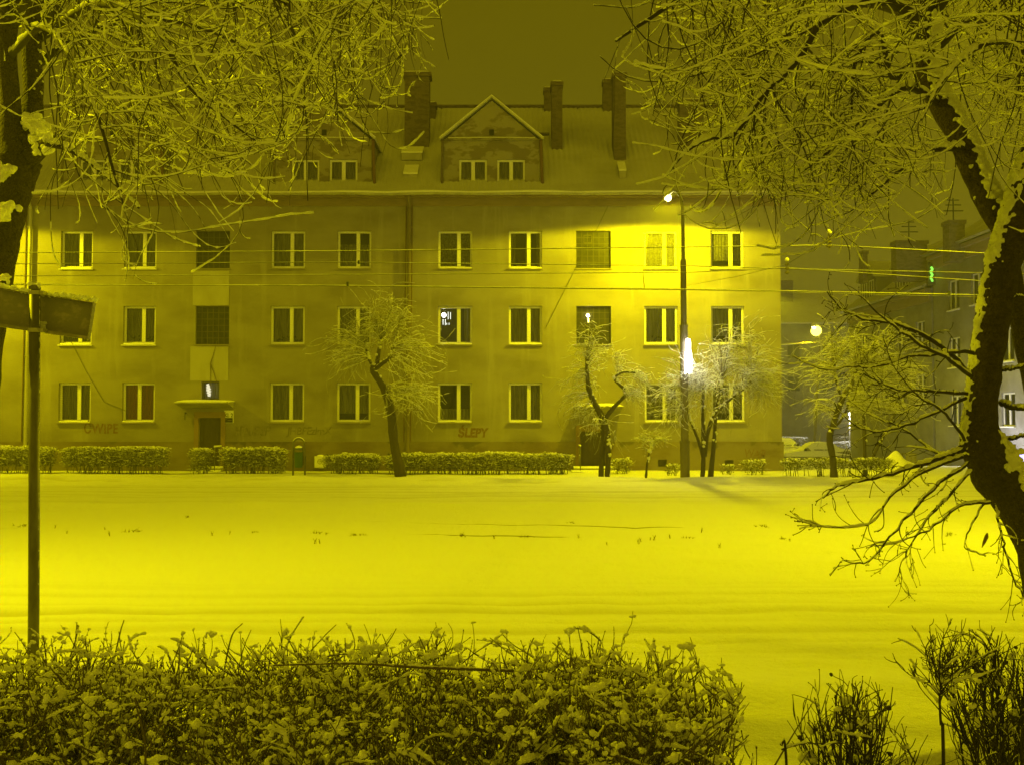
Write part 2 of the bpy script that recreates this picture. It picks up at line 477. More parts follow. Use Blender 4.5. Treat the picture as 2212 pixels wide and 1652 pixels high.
def wear(x, y):
    """how far traffic has pressed and soiled the snow (0..1)"""
    yy = y - 0.012 * x + 0.10 * (vnoise(x / 6.0, y * 0, 21) - 0.5)
    w = np.zeros_like(yy)
    for c, s, a in ((8.55, .10, .55), (8.95, .07, .4), (9.45, .13, .9), (9.85, .08, .5), (10.35, .16, .95), (10.75, .06, .4), (11.3, .10, .4), (11.75, .07, .25),
                    (24.2, .16, .35), (25.6, .22, .6), (26.3, .14, .4), (27.3, .24, .6), (28.4, .2, .4), (29.2, .25, .55), (29.9, .16, .5)):
        w = np.maximum(w, a * np.exp(-((yy - c) / s) ** 2))
    fine = vnoise(x * 0.22, yy * 9.0, 31) * ((yy > 8.2) & (yy < 12.3)) + vnoise(x * 0.2, yy * 3.2, 33) * ((yy > 23.4) & (yy < 30.3))
    w = w * (0.45 + 0.8 * vnoise(x * 0.35, yy * 1.3, 35)) + 0.5 * np.clip(fine - 0.52, 0, 1)
    # footsteps along the near pavement
    pav = ((y > 5.6) & (y < 7.6)) * np.clip(vnoise(x * 5.0, y * 6.0, 41) - 0.6, 0, 1) * 1.1 * np.clip(vnoise(x * .5, y, 42) * 2 - .7, 0, 1)
    bank = np.exp(-((y - 31.0) / 0.5) ** 2) * np.clip(vnoise(x * 1.6, y * 5.0, 44) - 0.6, 0, 1) * 1.6
    return np.clip(.72 * w * (.45 + 1.0 * vnoise(x * .11, yy * 2.1, 51)) + pav + bank, 0, 1)


ys = [-6.0]
while ys[-1] < 44:
    ys.append(ys[-1] + (0.35 if ys[-1] < 2.5 else max(0.03, ys[-1] * 0.0055)))
ys = np.array(ys + list(np.linspace(45, 110, 55)) + [120, 135, 158])
xs = np.array([-150, -120, -80, -60, -48, -40] + list(np.arange(-34, -21, 0.6)) + list(np.arange(-21, 21.01, 0.09)) + list(np.arange(21.6, 40, 0.6)) + [44, 52, 62, 80, 110, 150])
gx, gy = np.meshgrid(xs, ys)
gw = wear(gx, gy)
gz = ground_z(gx, gy) - 0.035 * gw
b = MB()
nx, ny = len(xs), len(ys)
i = (np.arange(ny - 1)[:, None] * nx + np.arange(nx - 1)[None]).ravel()
b.add(np.stack([gx, gy, gz], -1).reshape(-1, 3), np.stack([i, i + 1, i + nx + 1, i + nx], -1), gw.ravel())
gm = mat('ground snow', (0.72, 0.72, 0.70), 0.9, spec=0.2)
nt = gm.node_tree; pb = nt.nodes['Principled BSDF']
at = nt.nodes.new('ShaderNodeAttribute'); at.attribute_name = 'wear'
mxg = nt.nodes.new('ShaderNodeMix'); mxg.data_type = 'RGBA'
mxg.inputs[6].default_value = (0.72, 0.72, 0.70, 1); mxg.inputs[7].default_value = (0.43, 0.40, 0.36, 1)
nt.links.new(at.outputs['Fac'], mxg.inputs[0]); nt.links.new(mxg.outputs[2], pb.inputs['Base Color'])
gpos = nt.nodes.new('ShaderNodeNewGeometry')
na = nt.nodes.new('ShaderNodeTexNoise'); na.inputs['Scale'].default_value = 14; na.inputs['Detail'].default_value = 8; na.inputs['Roughness'].default_value = 0.7
nt.links.new(gpos.outputs['Position'], na.inputs['Vector'])
bu = nt.nodes.new('ShaderNodeBump'); bu.inputs['Strength'].default_value = 0.75; bu.inputs['Distance'].default_value = 0.05
nt.links.new(na.outputs[0], bu.inputs['Height']); nt.links.new(bu.outputs[0], pb.inputs['Normal'])
g = b.build('ground', gm, smooth=True, attr='wear')
tag(g, 'snow covered street with tyre tracks', 'ground', kind='structure')


def gz1(x, y):
    return float(ground_z(np.array([x]), np.array([y]))[0])


# tram rails, only just breaking the snow
def rail(pts):
    m = MB()
    a = np.array([(p.x, p.y) for p in pts])
    xx = np.linspace(-40, 40, 420)
    c = np.polyfit(a[:, 0], a[:, 1], 1)
    yy = np.polyval(c, xx)
    zz = ground_z(xx, yy) - 0.026 + 0.028 * vnoise(xx * 0.45, xx * 0 + c[1], 60)
    m.tubes(np.stack([xx, yy, zz], -1)[None], np.full((1, len(xx)), 0.009), k=4)
    return m


rl = thing('tram_track', None, None)
del_keys = [k for k in rl.keys()]
tag(rl, 'tram rails showing as thin dark lines in the snow', 'tram track', kind='structure')
for k, pts in enumerate(([P(0, 1108, 21), P(1664, 1146, 17.6)], [P(0, 1138, 18.2), P(1500, 1164, 16.4)])):
    q = [P(px, py, 1) for px, py in ((0, (1108, 1138)[k]), (1664, (1143, 1166)[k]))]
    w = []
    for v in q:
        dv = v - Vector((0, 0, EYE)); w.append(Vector((0, 0, EYE)) + dv * (EYE / -dv.z))
    rail(w).build('rail', M['rail'], rl, smooth=True)

# ================================================================ APARTMENT BLOCK
YF = 38.4
YB = YF + 11.2
XL, XR = -33.0, P(1687, 700, YF).x
ZE = P(1000, 421, YF).z
blk = thing('apartment_building', 'long three storey plaster apartment block with snowy roof and dormers', 'apartment building', ((XL + XR) / 2, YF, 0))


def fx(px, py=700):
    return P(px, py, YF).x


def fz(py):
    return P(1106, py, YF).z


rows = {'top': (fz(580), fz(499)), 'mid': (fz(744), fz(661.5)), 'low': (fz(911), fz(827))}
cols = [(129, 198), (266, 336), (422, 495), (584, 658), (728, 801), (946, 1020), (1099, 1171), (1245, 1320), (1392, 1464), (1536, 1608)]
openings = []      # (x0,x1,z0,z1,kind,key)
for ci, (a, c) in enumerate(cols):
    for rn in ('top', 'mid', 'low'):
        z0, z1 = rows[rn]
        if ci in (2, 7):
            if rn == 'low':
                continue
            openings.append((fx(a), fx(c), z0, z1, 'stair', (ci, rn)))
        else:
            openings.append((fx(a), fx(c), z0, z1, 'win', (ci, rn)))
# beyond the left edge of the picture the facade carries on
for xo in (-24.0, -27.6):
    for rn in ('top', 'mid', 'low'):
        openings.append((xo, xo + 1.25, rows[rn][0], rows[rn][1], 'win', (99, rn)))
openings.append((fx(436), fx(475), fz(863), fz(824), 'small', (2, 'low')))
DOOR1 = (fx(430, 900), fx(478, 900), 0.12, fz(902))
DOOR2 = (fx(1253, 900), fx(1307, 900), 0.12, fz(931))
openings += [(*DOOR1, 'door', (2, 'door')), (*DOOR2, 'door', (7, 'door'))]


def wall_sheet(m, x0, x1, z0, z1, y, ops, depth):
    ops = [o for o in ops if o[1] > x0 and o[0] < x1 and o[3] > z0 and o[2] < z1]
    xs_ = sorted({x0, x1, *[min(max(o[0], x0), x1) for o in ops], *[min(max(o[1], x0), x1) for o in ops]})
    zs_ = sorted({z0, z1, *[min(max(o[2], z0), z1) for o in ops], *[min(max(o[3], z0), z1) for o in ops]})
    for i in range(len(xs_) - 1):
        for j in range(len(zs_) - 1):
            cx, cz = (xs_[i] + xs_[i + 1]) / 2, (zs_[j] + zs_[j + 1]) / 2
            if any(o[0] < cx < o[1] and o[2] < cz < o[3] for o in ops):
                continue
            m.quad((xs_[i], y, zs_[j]), (xs_[i + 1], y, zs_[j]), (xs_[i + 1], y, zs_[j + 1]), (xs_[i], y, zs_[j + 1]))
    for o in ops:
        a, c, d, e = max(o[0], x0), min(o[1], x1), max(o[2], z0), min(o[3], z1)
        m.quad((a, y, d), (a, y, e), (a, y + depth, e), (a, y + depth, d))
        m.quad((c, y, e), (c, y, d), (c, y + depth, d), (c, y + depth, e))
        if o[3] <= z1: m.quad((a, y, e), (c, y, e), (c, y + depth, e), (a, y + depth, e))
        if o[2] >= z0: m.quad((c, y, d), (a, y, d), (a, y + depth, d), (c, y + depth, d))


ZP = fz(953.5)
w = MB()
wall_sheet(w, XL, XR, ZP - 0.02, ZE - 0.05, YF, openings, 0.30)
# gable ends and rear
YR = YF + 5.5
ZR = P(1106, 233, YR).z
SL = (ZR - ZE) / (YR - (YF - 0.42))
for x, flip in ((XR, False), (XL, True)):
    pts = [(x, YF, ZP - 0.02), (x, YB, ZP - 0.02), (x, YB, ZE - .05), (x, YR, ZR - 0.12), (x, YF, ZE - 0.05)]
    c = np.mean(pts, 0)
    w.add([c] + pts, [(0, 1 + i, 1 + (i + 1) % 5) if not flip else (0, 1 + (i + 1) % 5, 1 + i) for i in range(5)])
w.quad((XR, YB, -1.0), (XL, YB, -1.0), (XL, YB, ZE), (XR, YB, ZE))
w.build('wall', M['plaster'], blk)
# an unlit inside, so that the panes look onto a dark room
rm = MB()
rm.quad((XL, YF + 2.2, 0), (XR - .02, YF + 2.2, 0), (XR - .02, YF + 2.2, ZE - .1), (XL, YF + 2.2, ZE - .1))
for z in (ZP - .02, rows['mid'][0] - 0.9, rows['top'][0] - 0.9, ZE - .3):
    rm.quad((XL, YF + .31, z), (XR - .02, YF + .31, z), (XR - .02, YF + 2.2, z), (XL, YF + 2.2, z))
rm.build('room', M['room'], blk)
# plinth, 5 cm proud of the wall
p = MB()
vents = [(fx(1421, 990), fx(1440, 990), fz(1007), fz(992)), (fx(1565, 990), fx(1584, 990), fz(1008), fz(993)), (fx(136, 990), fx(157, 990), fz(1000), fz(976)), (fx(640, 990), fx(662, 990), fz(1004), fz(983))]
wall_sheet(p, XL, XR + 0.05, -1.2, ZP, YF - 0.05, [(*DOOR1, 0, 0), (*DOOR2, 0, 0)] + [(*v, 0, 0) for v in vents], 0.25)
p.quad((XL, YF - .05, ZP), (XR + .05, YF - .05, ZP), (XR + .05, YF, ZP), (XL, YF, ZP))
p.quad((XR + .05, YF - .05, -1.2), (XR + .05, YB, -1.2), (XR + .05, YB, ZP), (XR + .05, YF - .05, ZP))
p.quad((XR, YF, ZP), (XR + .05, YF, ZP), (XR + .05, YB, ZP), (XR, YB, ZP))
p.build('plinth', M['plinth'], blk)
for v in vents:
    q = MB(); q.box(v[0] + .002, v[1] - .002, YF + .10, YF + .14, v[2] + .002, v[3] - .002)
    for t in np.linspace(v[0] + .04, v[1] - .04, 5):
        q.box(t - .008, t + .008, YF + .04, YF + .06, v[2] + .002, v[3] - .002)
    q.build('basement_window', M['frame_old'], blk)

# damp bleeding down from the plinth line in ragged tongues (dirt in the render itself)
pm = M['plinth'].node_tree; pbs = pm.nodes['Principled BSDF']
old = pbs.inputs['Base Color'].links[0].from_socket
ge = pm.nodes.new('ShaderNodeNewGeometry'); sp_ = pm.nodes.new('ShaderNodeSeparateXYZ'); pm.links.new(ge.outputs['Position'], sp_.inputs[0])
n1 = pm.nodes.new('ShaderNodeTexNoise'); n1.inputs['Scale'].default_value = 0.75; n1.inputs['Detail'].default_value = 6; n1.inputs['Roughness'].default_value = 0.6
pm.links.new(ge.outputs['Position'], n1.inputs['Vector'])
ma = pm.nodes.new('ShaderNodeMath'); ma.operation = 'MULTIPLY_ADD'; pm.links.new(n1.outputs[0], ma.inputs[0]); ma.inputs[1].default_value = 2.6
m0 = pm.nodes.new('ShaderNodeMath'); m0.operation = 'SUBTRACT'; pm.links.new(sp_.outputs[2], m0.inputs[0]); m0.inputs[1].default_value = ZP + 1.38
pm.links.new(m0.outputs[0], ma.inputs[2])
rr_ = pm.nodes.new('ShaderNodeMapRange'); rr_.inputs[1].default_value = -0.02; rr_.inputs[2].default_value = 0.12; pm.links.new(ma.outputs[0], rr_.inputs[0])
mx_ = pm.nodes.new('ShaderNodeMix'); mx_.data_type = 'RGBA'; pm.links.new(rr_.outputs[0], mx_.inputs[0]); pm.links.new(old, mx_.inputs[6]); mx_.inputs[7].default_value = (0.115, 0.095, 0.065, 1)
pm.links.new(mx_.outputs[2], pbs.inputs['Base Color'])
M['stain'] = mat('crack grime', (0.15, 0.125, 0.09), 0.95)

# cornice, soffit, fascia, gutter
q = MB()
q.box(XL, XR + .04, YF - .06, YF - .002, fz(446), ZE - .16)
q.box(XL, XR + .06, YF - .10, YF - .062, fz(434), ZE - .16)
q.build('cornice', M['cornice'], blk)
q = MB(); q.box(XL, XR + .25, YF - .42, YF + .3, ZE - .155, ZE - .09); q.build('soffit', M['cornice'], blk)
gut = MB()
n = 240; gxs = np.linspace(XL, XR + .25, n)
th = np.linspace(math.pi * 0.02, -math.pi * 1.02, 9)
prof = np.stack([YF - .50 + .075 * np.cos(th), ZE - .05 + .075 * np.sin(th)], -1)
sag = 0.012 * np.sin(gxs * 1.7) + .02 * (vnoise(gxs * .35, gxs * 0, 5) - .5)
v = np.stack([np.repeat(gxs[:, None], 9, 1), np.repeat(prof[None, :, 0], n, 0), prof[None, :, 1] + sag[:, None]], -1).reshape(-1, 3)
gut.add(v, [(i * 9 + j, i * 9 + j + 1, i * 9 + j + 10, i * 9 + j + 9) for i in range(n - 1) for j in range(8)])
gut.build('gutter', M['tin'], blk, smooth=True)
gs = MB()
zs_ = ZE - .035 + sag + .035 * vnoise(gxs * 1.3, gxs * 0, 9)
gs.tubes(np.stack([gxs, gxs * 0 + YF - .50, zs_], -1)[None], np.full((1, n), .062), k=8)
gs.build('gutter_snow', M['snow'], blk, smooth=True)

# roof: corrugated sheet under a dusting that fills the hollows in patches
rows_n = 26
rxs = np.arange(XL, XR + .25, 0.03)
tt = np.linspace(0, 1, rows_n)
X, T = np.meshgrid(rxs, tt)
fill = np.clip(vnoise(X * .5, T * 4.0, 81) * 1.7 - .35, 0, 1)
amp = 0.022 * (1 - .85 * fill)
Yr = (YF - .44) + T * (YR - (YF - .44))
Zr = ZE + T * (ZR - ZE) + amp * np.cos(X * 2 * math.pi / .21) + .015 * (vnoise(X * .8, T * 7, 83) - .5)
rb = MB(); nxr = len(rxs)
i = (np.arange(rows_n - 1)[:, None] * nxr + np.arange(nxr - 1)[None]).ravel()
rb.add(np.stack([X, Yr, Zr], -1).reshape(-1, 3), np.stack([i, i + 1, i + nxr + 1, i + nxr], -1))
rb.quad((XL, YR, ZR), (XR + .25, YR, ZR), (XR + .25, YB + .4, ZE), (XL, YB + .4, ZE))
roof = rb.build('roof', M['roof'], blk, smooth=True)
q = MB(); q.tube([(XL, YR, ZR + .05), (XR + .25, YR, ZR + .05)], .075, k=8)
for x in np.arange(XL + 1, XR, 2.9): q.box(x - .02, x + .02, YR - .14, YR - .08, ZR - .12, ZR + .06)
q.build('ridge_cap', M['brick'], roof, smooth=False)
q = MB(); q.poly_prism([(YF - .46, ZE - .10), (YF - .46, ZE + .03), (YR, ZR + .04), (YR, ZR - .09)], 'x', XR + .252, XR + .29)
q.build('verge_board', M['cornice'], roof)


def roof_z(y):
    return ZE + (y - (YF - .44)) / (YR - (YF - .44)) * (ZR - ZE)


# chimneys
def chimney(px0, px1, y, ytop, dep, cap=0.06, taper=0.0):
    x0, x1 = P(px0, 240, y).x, P(px1, 240, y).x
    zt = P(1106, ytop, y).z; zb = roof_z(min(y, YR)) - 0.9
    m = MB()
    t = taper * (x1 - x0)
    v = [(x0 - t, y, zb), (x1 + t, y, zb), (x1 + t, y + dep, zb), (x0 - t, y + dep, zb), (x0, y, zt), (x1, y, zt), (x1, y + dep, zt), (x0, y + dep, zt)]
    m.add(v, [(0, 3, 2, 1), (4, 5, 6, 7), (0, 1, 5, 4), (1, 2, 6, 5), (2, 3, 7, 6), (3, 0, 4, 7)])
    m.box(x0 - cap, x1 + cap, y - cap, y + dep + cap, zt - .16, zt - .003)
    c = m.build('chimney', M['brick'], blk)
    s = MB()
    nn = 9
    X_, Y_ = np.meshgrid(np.linspace(x0 - cap, x1 + cap, nn), np.linspace(y - cap, y + dep + cap, nn))
    e = np.minimum(np.minimum(X_ - X_.min(), X_.max() - X_), np.minimum(Y_ - Y_.min(), Y_.max() - Y_))
    Z_ = zt + .002 + .08 * np.clip(e / .12, 0, 1) ** .6 * (.7 + .5 * vnoise(X_ * 4, Y_ * 4, int(px0)))
    i = (np.arange(nn - 1)[:, None] * nn + np.arange(nn - 1)[None]).ravel()
    s.add(np.stack([X_, Y_, Z_], -1).reshape(-1, 3), np.stack([i, i + 1, i + nn + 1, i + nn], -1))
    s.build('snow_cap', M['snow'], c, smooth=True)


chimney(874, 927, 40.9, 157, .6, .07)
chimney(903, 941, 43.0, 222, .5, .04)
chimney(1192, 1215, 40.75, 177, .9, .04)
chimney(1176, 1192, 43.6, 190, .5, .04, .12)
chimney(1326, 1352, 40.0, 158, .9, .05)
chimney(1304, 1322, 43.6, 172, .5, .04, .12)
chimney(1468, 1520, 41.0, 216, .6, .05)


# roof hatches
def hatch(px0, px1, py0, py1, y, name='roof_hatch', lip=.02):
    x0, x1 = P(px0, py1, y).x, P(px1, py1, y).x
    z0, z1 = P(1106, py1, y).z, P(1106, py0, y).z
    m = MB()
    m.poly_prism([(y, z0), (y, z0 + .28), (y + .62, z1), (y + 1.1, z1 - .1), (y + 1.1, z0 - .1)], 'x', x0, x1)
    h = m.build(name, M['tin'], blk)
    s = MB()
    s.poly_prism([(y - .03, z0 + .262), (y - .03, z0 + .33), (y + .61, z1 + .075), (y + .64, z1 + .01)], 'x', x0 - lip, x1 + lip)
    s.build('snow_cap', M['snow'], h)


hatch(868, 912, 312, 346, 39.9)
hatch(872, 901, 352, 392, 38.9)
hatch(1338, 1352, 345, 385, 38.8)
q = MB(); q.box(P(1150, 290, 40.6).x, P(1186, 290, 40.6).x, 40.4, 40.7, P(1106, 290, 40.6).z - .05, P(1106, 290, 40.6).z)
q.build('roof_step', M['frame_old'], roof)


# dormers
def two_light(m, x0, x1, z0, z1, y, fr=.075, mul=.14, split=.5, dep=.06):
    xm = x0 + (x1 - x0) * split
    m.box(x0, x0 + fr, y, y + dep, z0, z1); m.box(x1 - fr, x1, y, y + dep, z0, z1)
    m.box(x0 + fr, x1 - fr, y, y + dep, z0, z0 + fr * 1.15); m.box(x0 + fr, x1 - fr, y, y + dep, z1 - fr, z1)
    m.box(xm - mul / 2, xm + mul / 2, y - .012, y + dep - .002, z0 + fr * 1.15, z1 - fr)
    # inner sash edges
    return xm


def dormer(pxc):
    yd = 38.6
    s = yd / F
    xc = P(pxc, 330, yd).x
    x0, x1 = xc - 104 * s, xc + 104 * s
    zb, ze, za = P(1106, 403, yd).z, P(1106, 301, yd).z, P(1106, 213, yd).z
    wins = [(xc - 71 * s, xc - 10 * s), (xc + 12 * s, xc + 73 * s)]
    zw0, zw1 = P(1106, 401, yd).z, P(1106, 345, yd).z
    m = MB()
    wall_sheet(m, x0, x1, zb - .1, ze, yd, [(a, c, zw0, zw1) for a, c in wins], .25)
    m.add([(x0 + .05, yd, ze), (x1 - .05, yd, ze), (xc, yd, za - .08)], [(0, 1, 2)])
    yb = yd + 3.2
    m.quad((x0, yb, zb - .1), (x0, yd, zb - .1), (x0, yd, ze), (x0, yb, ze)); m.quad((x1, yd, zb - .1), (x1, yb, zb - .1), (x1, yb, ze), (x1, yd, ze))
    # plaster foot curving out on the left of the cheek
    d = m.build('dormer', M['dormer'], blk)
    r = MB()
    o = .13; yb2 = YR - .4
    r.poly_prism([(x0 - o, ze - .05), (xc, za), (xc, za + .07), (x0 - o - .03, ze + .02)], 'y', yd - .16, yb2)
    r.poly_prism([(x1 + o, ze - .05), (x1 + o + .03, ze + .02), (xc, za + .07), (xc, za)], 'y', yd - .16, yb2)
    r.build('dormer_roof', M['roof'], d)
    e = MB()
    e.tube([(x0 - o - .02, yd - .14, ze + .03), (xc, yd - .14, za + .08), (x1 + o + .02, yd - .14, ze + .03)], .024, k=6)
    xs_ = np.linspace(x0 + .16, x1 - .16, 40)
    e.tube(np.stack([xs_, xs_ * 0 + yd - .05, ze + .03 + .02 * np.sin((xs_ - x0) / (x1 - x0) * 3.14)], -1), .02 , k=6)
    e.build('verge_snow', M['snow'], d, smooth=True)
    l = MB(); l.poly_prism([(yd - .10, ze - .05), (yd - .10, ze), (yd - .002, ze + .03), (yd - .002, ze - .05)], 'x', x0 + .08, x1 - .08)
    l.build('pediment_ledge', M['dormer'], d)
    vt = MB(); vt.box(xc - .09, xc + .09, yd - .02, yd - .002, P(1106, 293, yd).z, P(1106, 281, yd).z); vt.build('vent', M['black'], d)
    for k, (x, rr) in enumerate(((x0 - .05, .05), (x1 + .06, .06))):
        dp = MB(); dp.tube([(x, yd - .06, ze - .04), (x, yd - .05, ze - .25), (x + (.04 if k else -.02), yd - .04, zb + .25), (x + (.08 if k else .0), yd - .08, zb - .02)], rr, k=8)
        dp.build('downpipe', M['rust'] if k else M['brick'], d, smooth=True)
    for a, c in wins:
        f = MB(); xm = two_light(f, a + .003, c - .003, zw0 + .003, zw1 - .003, yd + .08)
        fo = f.build('window', M['frame'], d)
        # (panes and nets of the dormer windows share one mesh per window: thing > part > sub-part ends here)
        g_ = MB(); g_.quad((a + .07, yd + .11, zw0 + .08), (c - .07, yd + .11, zw0 + .08), (c - .07, yd + .11, zw1 - .07), (a + .07, yd + .11, zw1 - .07))
        g_.build('pane', M['glass'], d)
        cu = MB(); curtain(cu, a, c, zw0, zw1, yd + .2, 7.0, .02); cu.build('curtain', M['curtain'], d, smooth=True)


def curtain(m, x0, x1, z0, z1, y, fr=9.0, amp=.02, n=60):
    xs_ = np.linspace(x0, x1, n)
    yy = y + amp * np.sin(xs_ * 2 * math.pi * fr + np.sin(xs_ * 9) * 1.2)
    m.add(np.concatenate([np.stack([xs_, yy, xs_ * 0 + z0], -1), np.stack([xs_, yy, xs_ * 0 + z1], -1)]), [(i, i + 1, n + i + 1, n + i) for i in range(n - 1)])


for pxc in (1062, 700, 243, -230):
    dormer(pxc)

# windows of the main facade
for (x0, x1, z0, z1, kind, key) in openings:
    yw = YF + .13
    if kind == 'win':
        ci, rn = key
        f = MB()
        split = .5 if (ci, rn) == (1, 'low') else .605
        if (ci, rn) in ((8, 'top'), (9, 'top')): split = .62
        xm = two_light(f, x0 + .004, x1 - .004, z0 + .004, z1 - .004, yw, .075, .135, split)
        fo = f.build('window', M['frame'], blk)
        # sash rims standing a little proud inside the frame
        g_ = MB(); g_.quad((x0 + .07, yw + .03, z0 + .08), (x1 - .07, yw + .03, z0 + .08), (x1 - .07, yw + .03, z1 - .07), (x0 + .07, yw + .03, z1 - .07))
        g_.build('pane', M['glass'], fo)
        c_ = MB(); yc = yw + .14
        hs = (ci * 7 + len(rn) * 3) % 5
        mm = M['curtain']
        if (ci, rn) == (1, 'low'): mm = M['drape']
        elif (ci, rn) in ((8, 'top'), (9, 'top'), (5, 'top')): mm = M['lace']
        if (ci, rn) == (6, 'top'):
            curtain(c_, x0, x0 + .25, z0, z1, yc, 8); curtain(c_, x0 + .62, x0 + .72, z0 + .3, z1, yc, 8); curtain(c_, x1 - .2, x1, z0, z1, yc, 8)
        elif (ci, rn) == (5, 'mid'):
            curtain(c_, x0 + .02, x0 + .13, z0 + .5, z1, yc + .05, 12, .01, 14)
            curtain(c_, x1 - .3, x1, z0, z1, yc, 8)
        elif (ci, rn) in ((5, 'low'), (4, 'top')):
            curtain(c_, x0, x1, z0, z0 + .55 * (z1 - z0) * (.62 if ci == 5 else 1.2), yc, 9)
        else:
            curtain(c_, x0, x1, z0 + (.32 if hs == 2 else .1), z1, yc, 6.5 + hs, .018)
        c_.build('curtain', mm, fo, smooth=True)
        if (ci, rn) in ((6, 'top'), (1, 'mid'), (3, 'mid'), (9, 'low'), (8, 'mid')):
            pl = MB(); r_ = np.random.default_rng(ci * 10 + len(rn)); c0 = r_.uniform((x0 + .15, yw + .09, z0 + .09), (x1 - .15, yw + .11, z0 + .32), (26, 3)); pl.blobs(c0, r_.uniform(.02, .05, 26), r_, ICO1)
            pl.build('houseplant', M['leaf_hedge'], fo)
        s_ = MB(); s_.poly_prism([(YF - .075, z0 - .055), (YF - .075, z0 - .025), (yw, z0 + .004), (yw, z0 - .055)], 'x', x0 - .05, x1 + .03)
        so = s_.build('sill', M['sill'] if ci > 2 or rn == 'low' else M['frame'], fo)
        if ci in (0, 1, 6, 8, 9, 5):
            sn = MB(); n = 24; xs_ = np.linspace(x0 + .02, x1 - .02, n)
            zz = z0 + .0 + .02 * vnoise(xs_ * 5, xs_ * 0 + ci, 9)
            sn.tubes(np.stack([xs_, xs_ * 0 + YF + .02, zz], -1)[None], np.full((1, n), .03), k=6); sn.build('sill_snow', M['snow'], fo, smooth=True)
    elif kind == 'stair':
        f = MB()
        f.box(x0 + .004, x1 - .004, yw, yw + .05, z0 + .004, z1 - .004)
        fo = f.build('stair_window', M['block'], blk)
        j = MB(); nb = 6
        for t in np.linspace(x0 + .004, x1 - .004, nb + 1): j.box(max(t - .012, x0 + .004), min(t + .012, x1 - .004), yw - .018, yw - .004, z0 + .004, z1 - .004)
        for t in np.linspace(z0 + .004, z1 - .004, nb + 1): j.box(x0 + .004, x1 - .004, yw - .014, yw - .006, max(t - .012, z0 + .004), min(t + .012, z1 - .004))
        if key == (7, 'top'):
            j.box(x0 + .28, x0 + .60, yw - .035, yw - .019, z1 - .45, z1 - .42); j.box(x0 + .28, x0 + .60, yw - .035, yw - .019, z1 - .17, z1 - .14)
            j.box(x0 + .28, x0 + .31, yw - .035, yw - .019, z1 - .42, z1 - .17); j.box(x0 + .57, x0 + .60, yw - .035, yw - .019, z1 - .42, z1 - .17)
        j.build('glazing_grid', M['blockjoint'] if key[0] == 7 else M['frame_old'], fo)
        s_ = MB(); s_.poly_prism([(YF - .05, z0 - .05), (YF - .05, z0 - .02), (yw, z0 + .003), (yw, z0 - .05)], 'x', x0 - .04, x1 + .04); s_.build('sill', M['sill'], fo)
    elif kind == 'small':
        f = MB(); f.box(x0 + .003, x0 + .05, yw, yw + .05, z0 + .003, z1 - .003); f.box(x1 - .05, x1 - .003, yw, yw + .05, z0 + .003, z1 - .003)
        f.box(x0 + .05, x1 - .05, yw, yw + .05, z0 + .003, z0 + .05); f.box(x0 + .05, x1 - .05, yw, yw + .05, z1 - .05, z1 - .003)
        fo = f.build('window', M['frame_old'], blk)
        g_ = MB(); g_.quad((x0 + .05, yw + .03, z0 + .05), (x1 - .05, yw + .03, z0 + .05), (x1 - .05, yw + .03, z1 - .05), (x0 + .05, yw + .03, z1 - .05)); g_.build('pane', M['glass'], fo)
        c_ = MB(); curtain(c_, x0, x1, z0, z1, yw + .32, 9, .01); c_.build('curtain', M['curtain'], fo, smooth=True)
    elif kind == 'door':
        d = MB(); d.box(x0 + .003, x1 - .003, YF + .16, YF + .21, z0 + .003, z1 - .003)
        for zz in (z0 + .35, z0 + .95):
            for xx in (x0 + .12, (x0 + x1) / 2 + .04):
                d.box(xx, xx + (x1 - x0) / 2 - .16, YF + .145, YF + .158, zz, zz + .48)
        do = d.build('door', M['door'], blk)
        h = MB(); h.tube([(x0 + .08, YF + .11, z0 + 1.0), (x0 + .08, YF + .11, z0 + 1.14)], .014, k=6); h.box(x0 + .06, x0 + .10, YF + .115, YF + .158, z0 + .98, z0 + 1.0); h.build('handle', M['steel'], do)
        s_ = MB(); t = .16
        s_.box(x0 - t, x0 - .002, YF - .075, YF + .1, .0, z1 + .22); s_.box(x1 + .002, x1 + t, YF - .075, YF + .1, .0, z1 + .22); s_.box(x0 - .002, x1 + .002, YF - .075, YF + .1, z1 + .002, z1 + .22)
        s_.build('door_surround', M['surround'], do)

# paler render in the stair bay and beneath its windows
for (a, c, t, bt) in ((416, 494, 586, 660), (412, 494, 748, 822)):
    q = MB(); q.box(fx(a), fx(c), YF - .012, YF - .002, fz(bt), fz(t)); q.build('bay_panel', M['panel'], blk)
# canopies over the doors
for (a, c, py, d, nm) in ((392, 508, 868, .85, 0), (1243, 1342, 876, .8, 1)):
    q = MB(); x0, x1, z = fx(a, 870), fx(c, 870), fz(py) - .02
    q.poly_prism([(YF - d, z - .05), (YF - d, z + .02), (YF - .002, z + .05), (YF - .002, z - .22)], 'x', x0 + .04, x1 - .04)
    ca = q.build('door_canopy', M['concrete'], blk)
    n = 40; xs_ = np.linspace(x0, x1, n); ysn = np.linspace(YF - d - .03, YF - .003, 9)
    X_, Y_ = np.meshgrid(xs_, ysn)
    e = np.minimum(np.minimum(X_ - x0, x1 - X_), (Y_ - Y_.min()) * 1.0)
    Z_ = z + .0 + (Y_ - Y_.min()) / d * .03 + .07 * np.clip(e / .22, 0, 1) ** .5 * (.75 + .4 * vnoise(X_ * 2, Y_ * 3, 4)); Z_[0] = z - .015
    s = MB(); i = (np.arange(8)[:, None] * n + np.arange(n - 1)[None]).ravel()
    s.add(np.stack([X_, Y_, Z_], -1).reshape(-1, 3), np.stack([i, i + 1, i + n + 1, i + n], -1)); s.build('canopy_snow', M['snow'], ca, smooth=True)
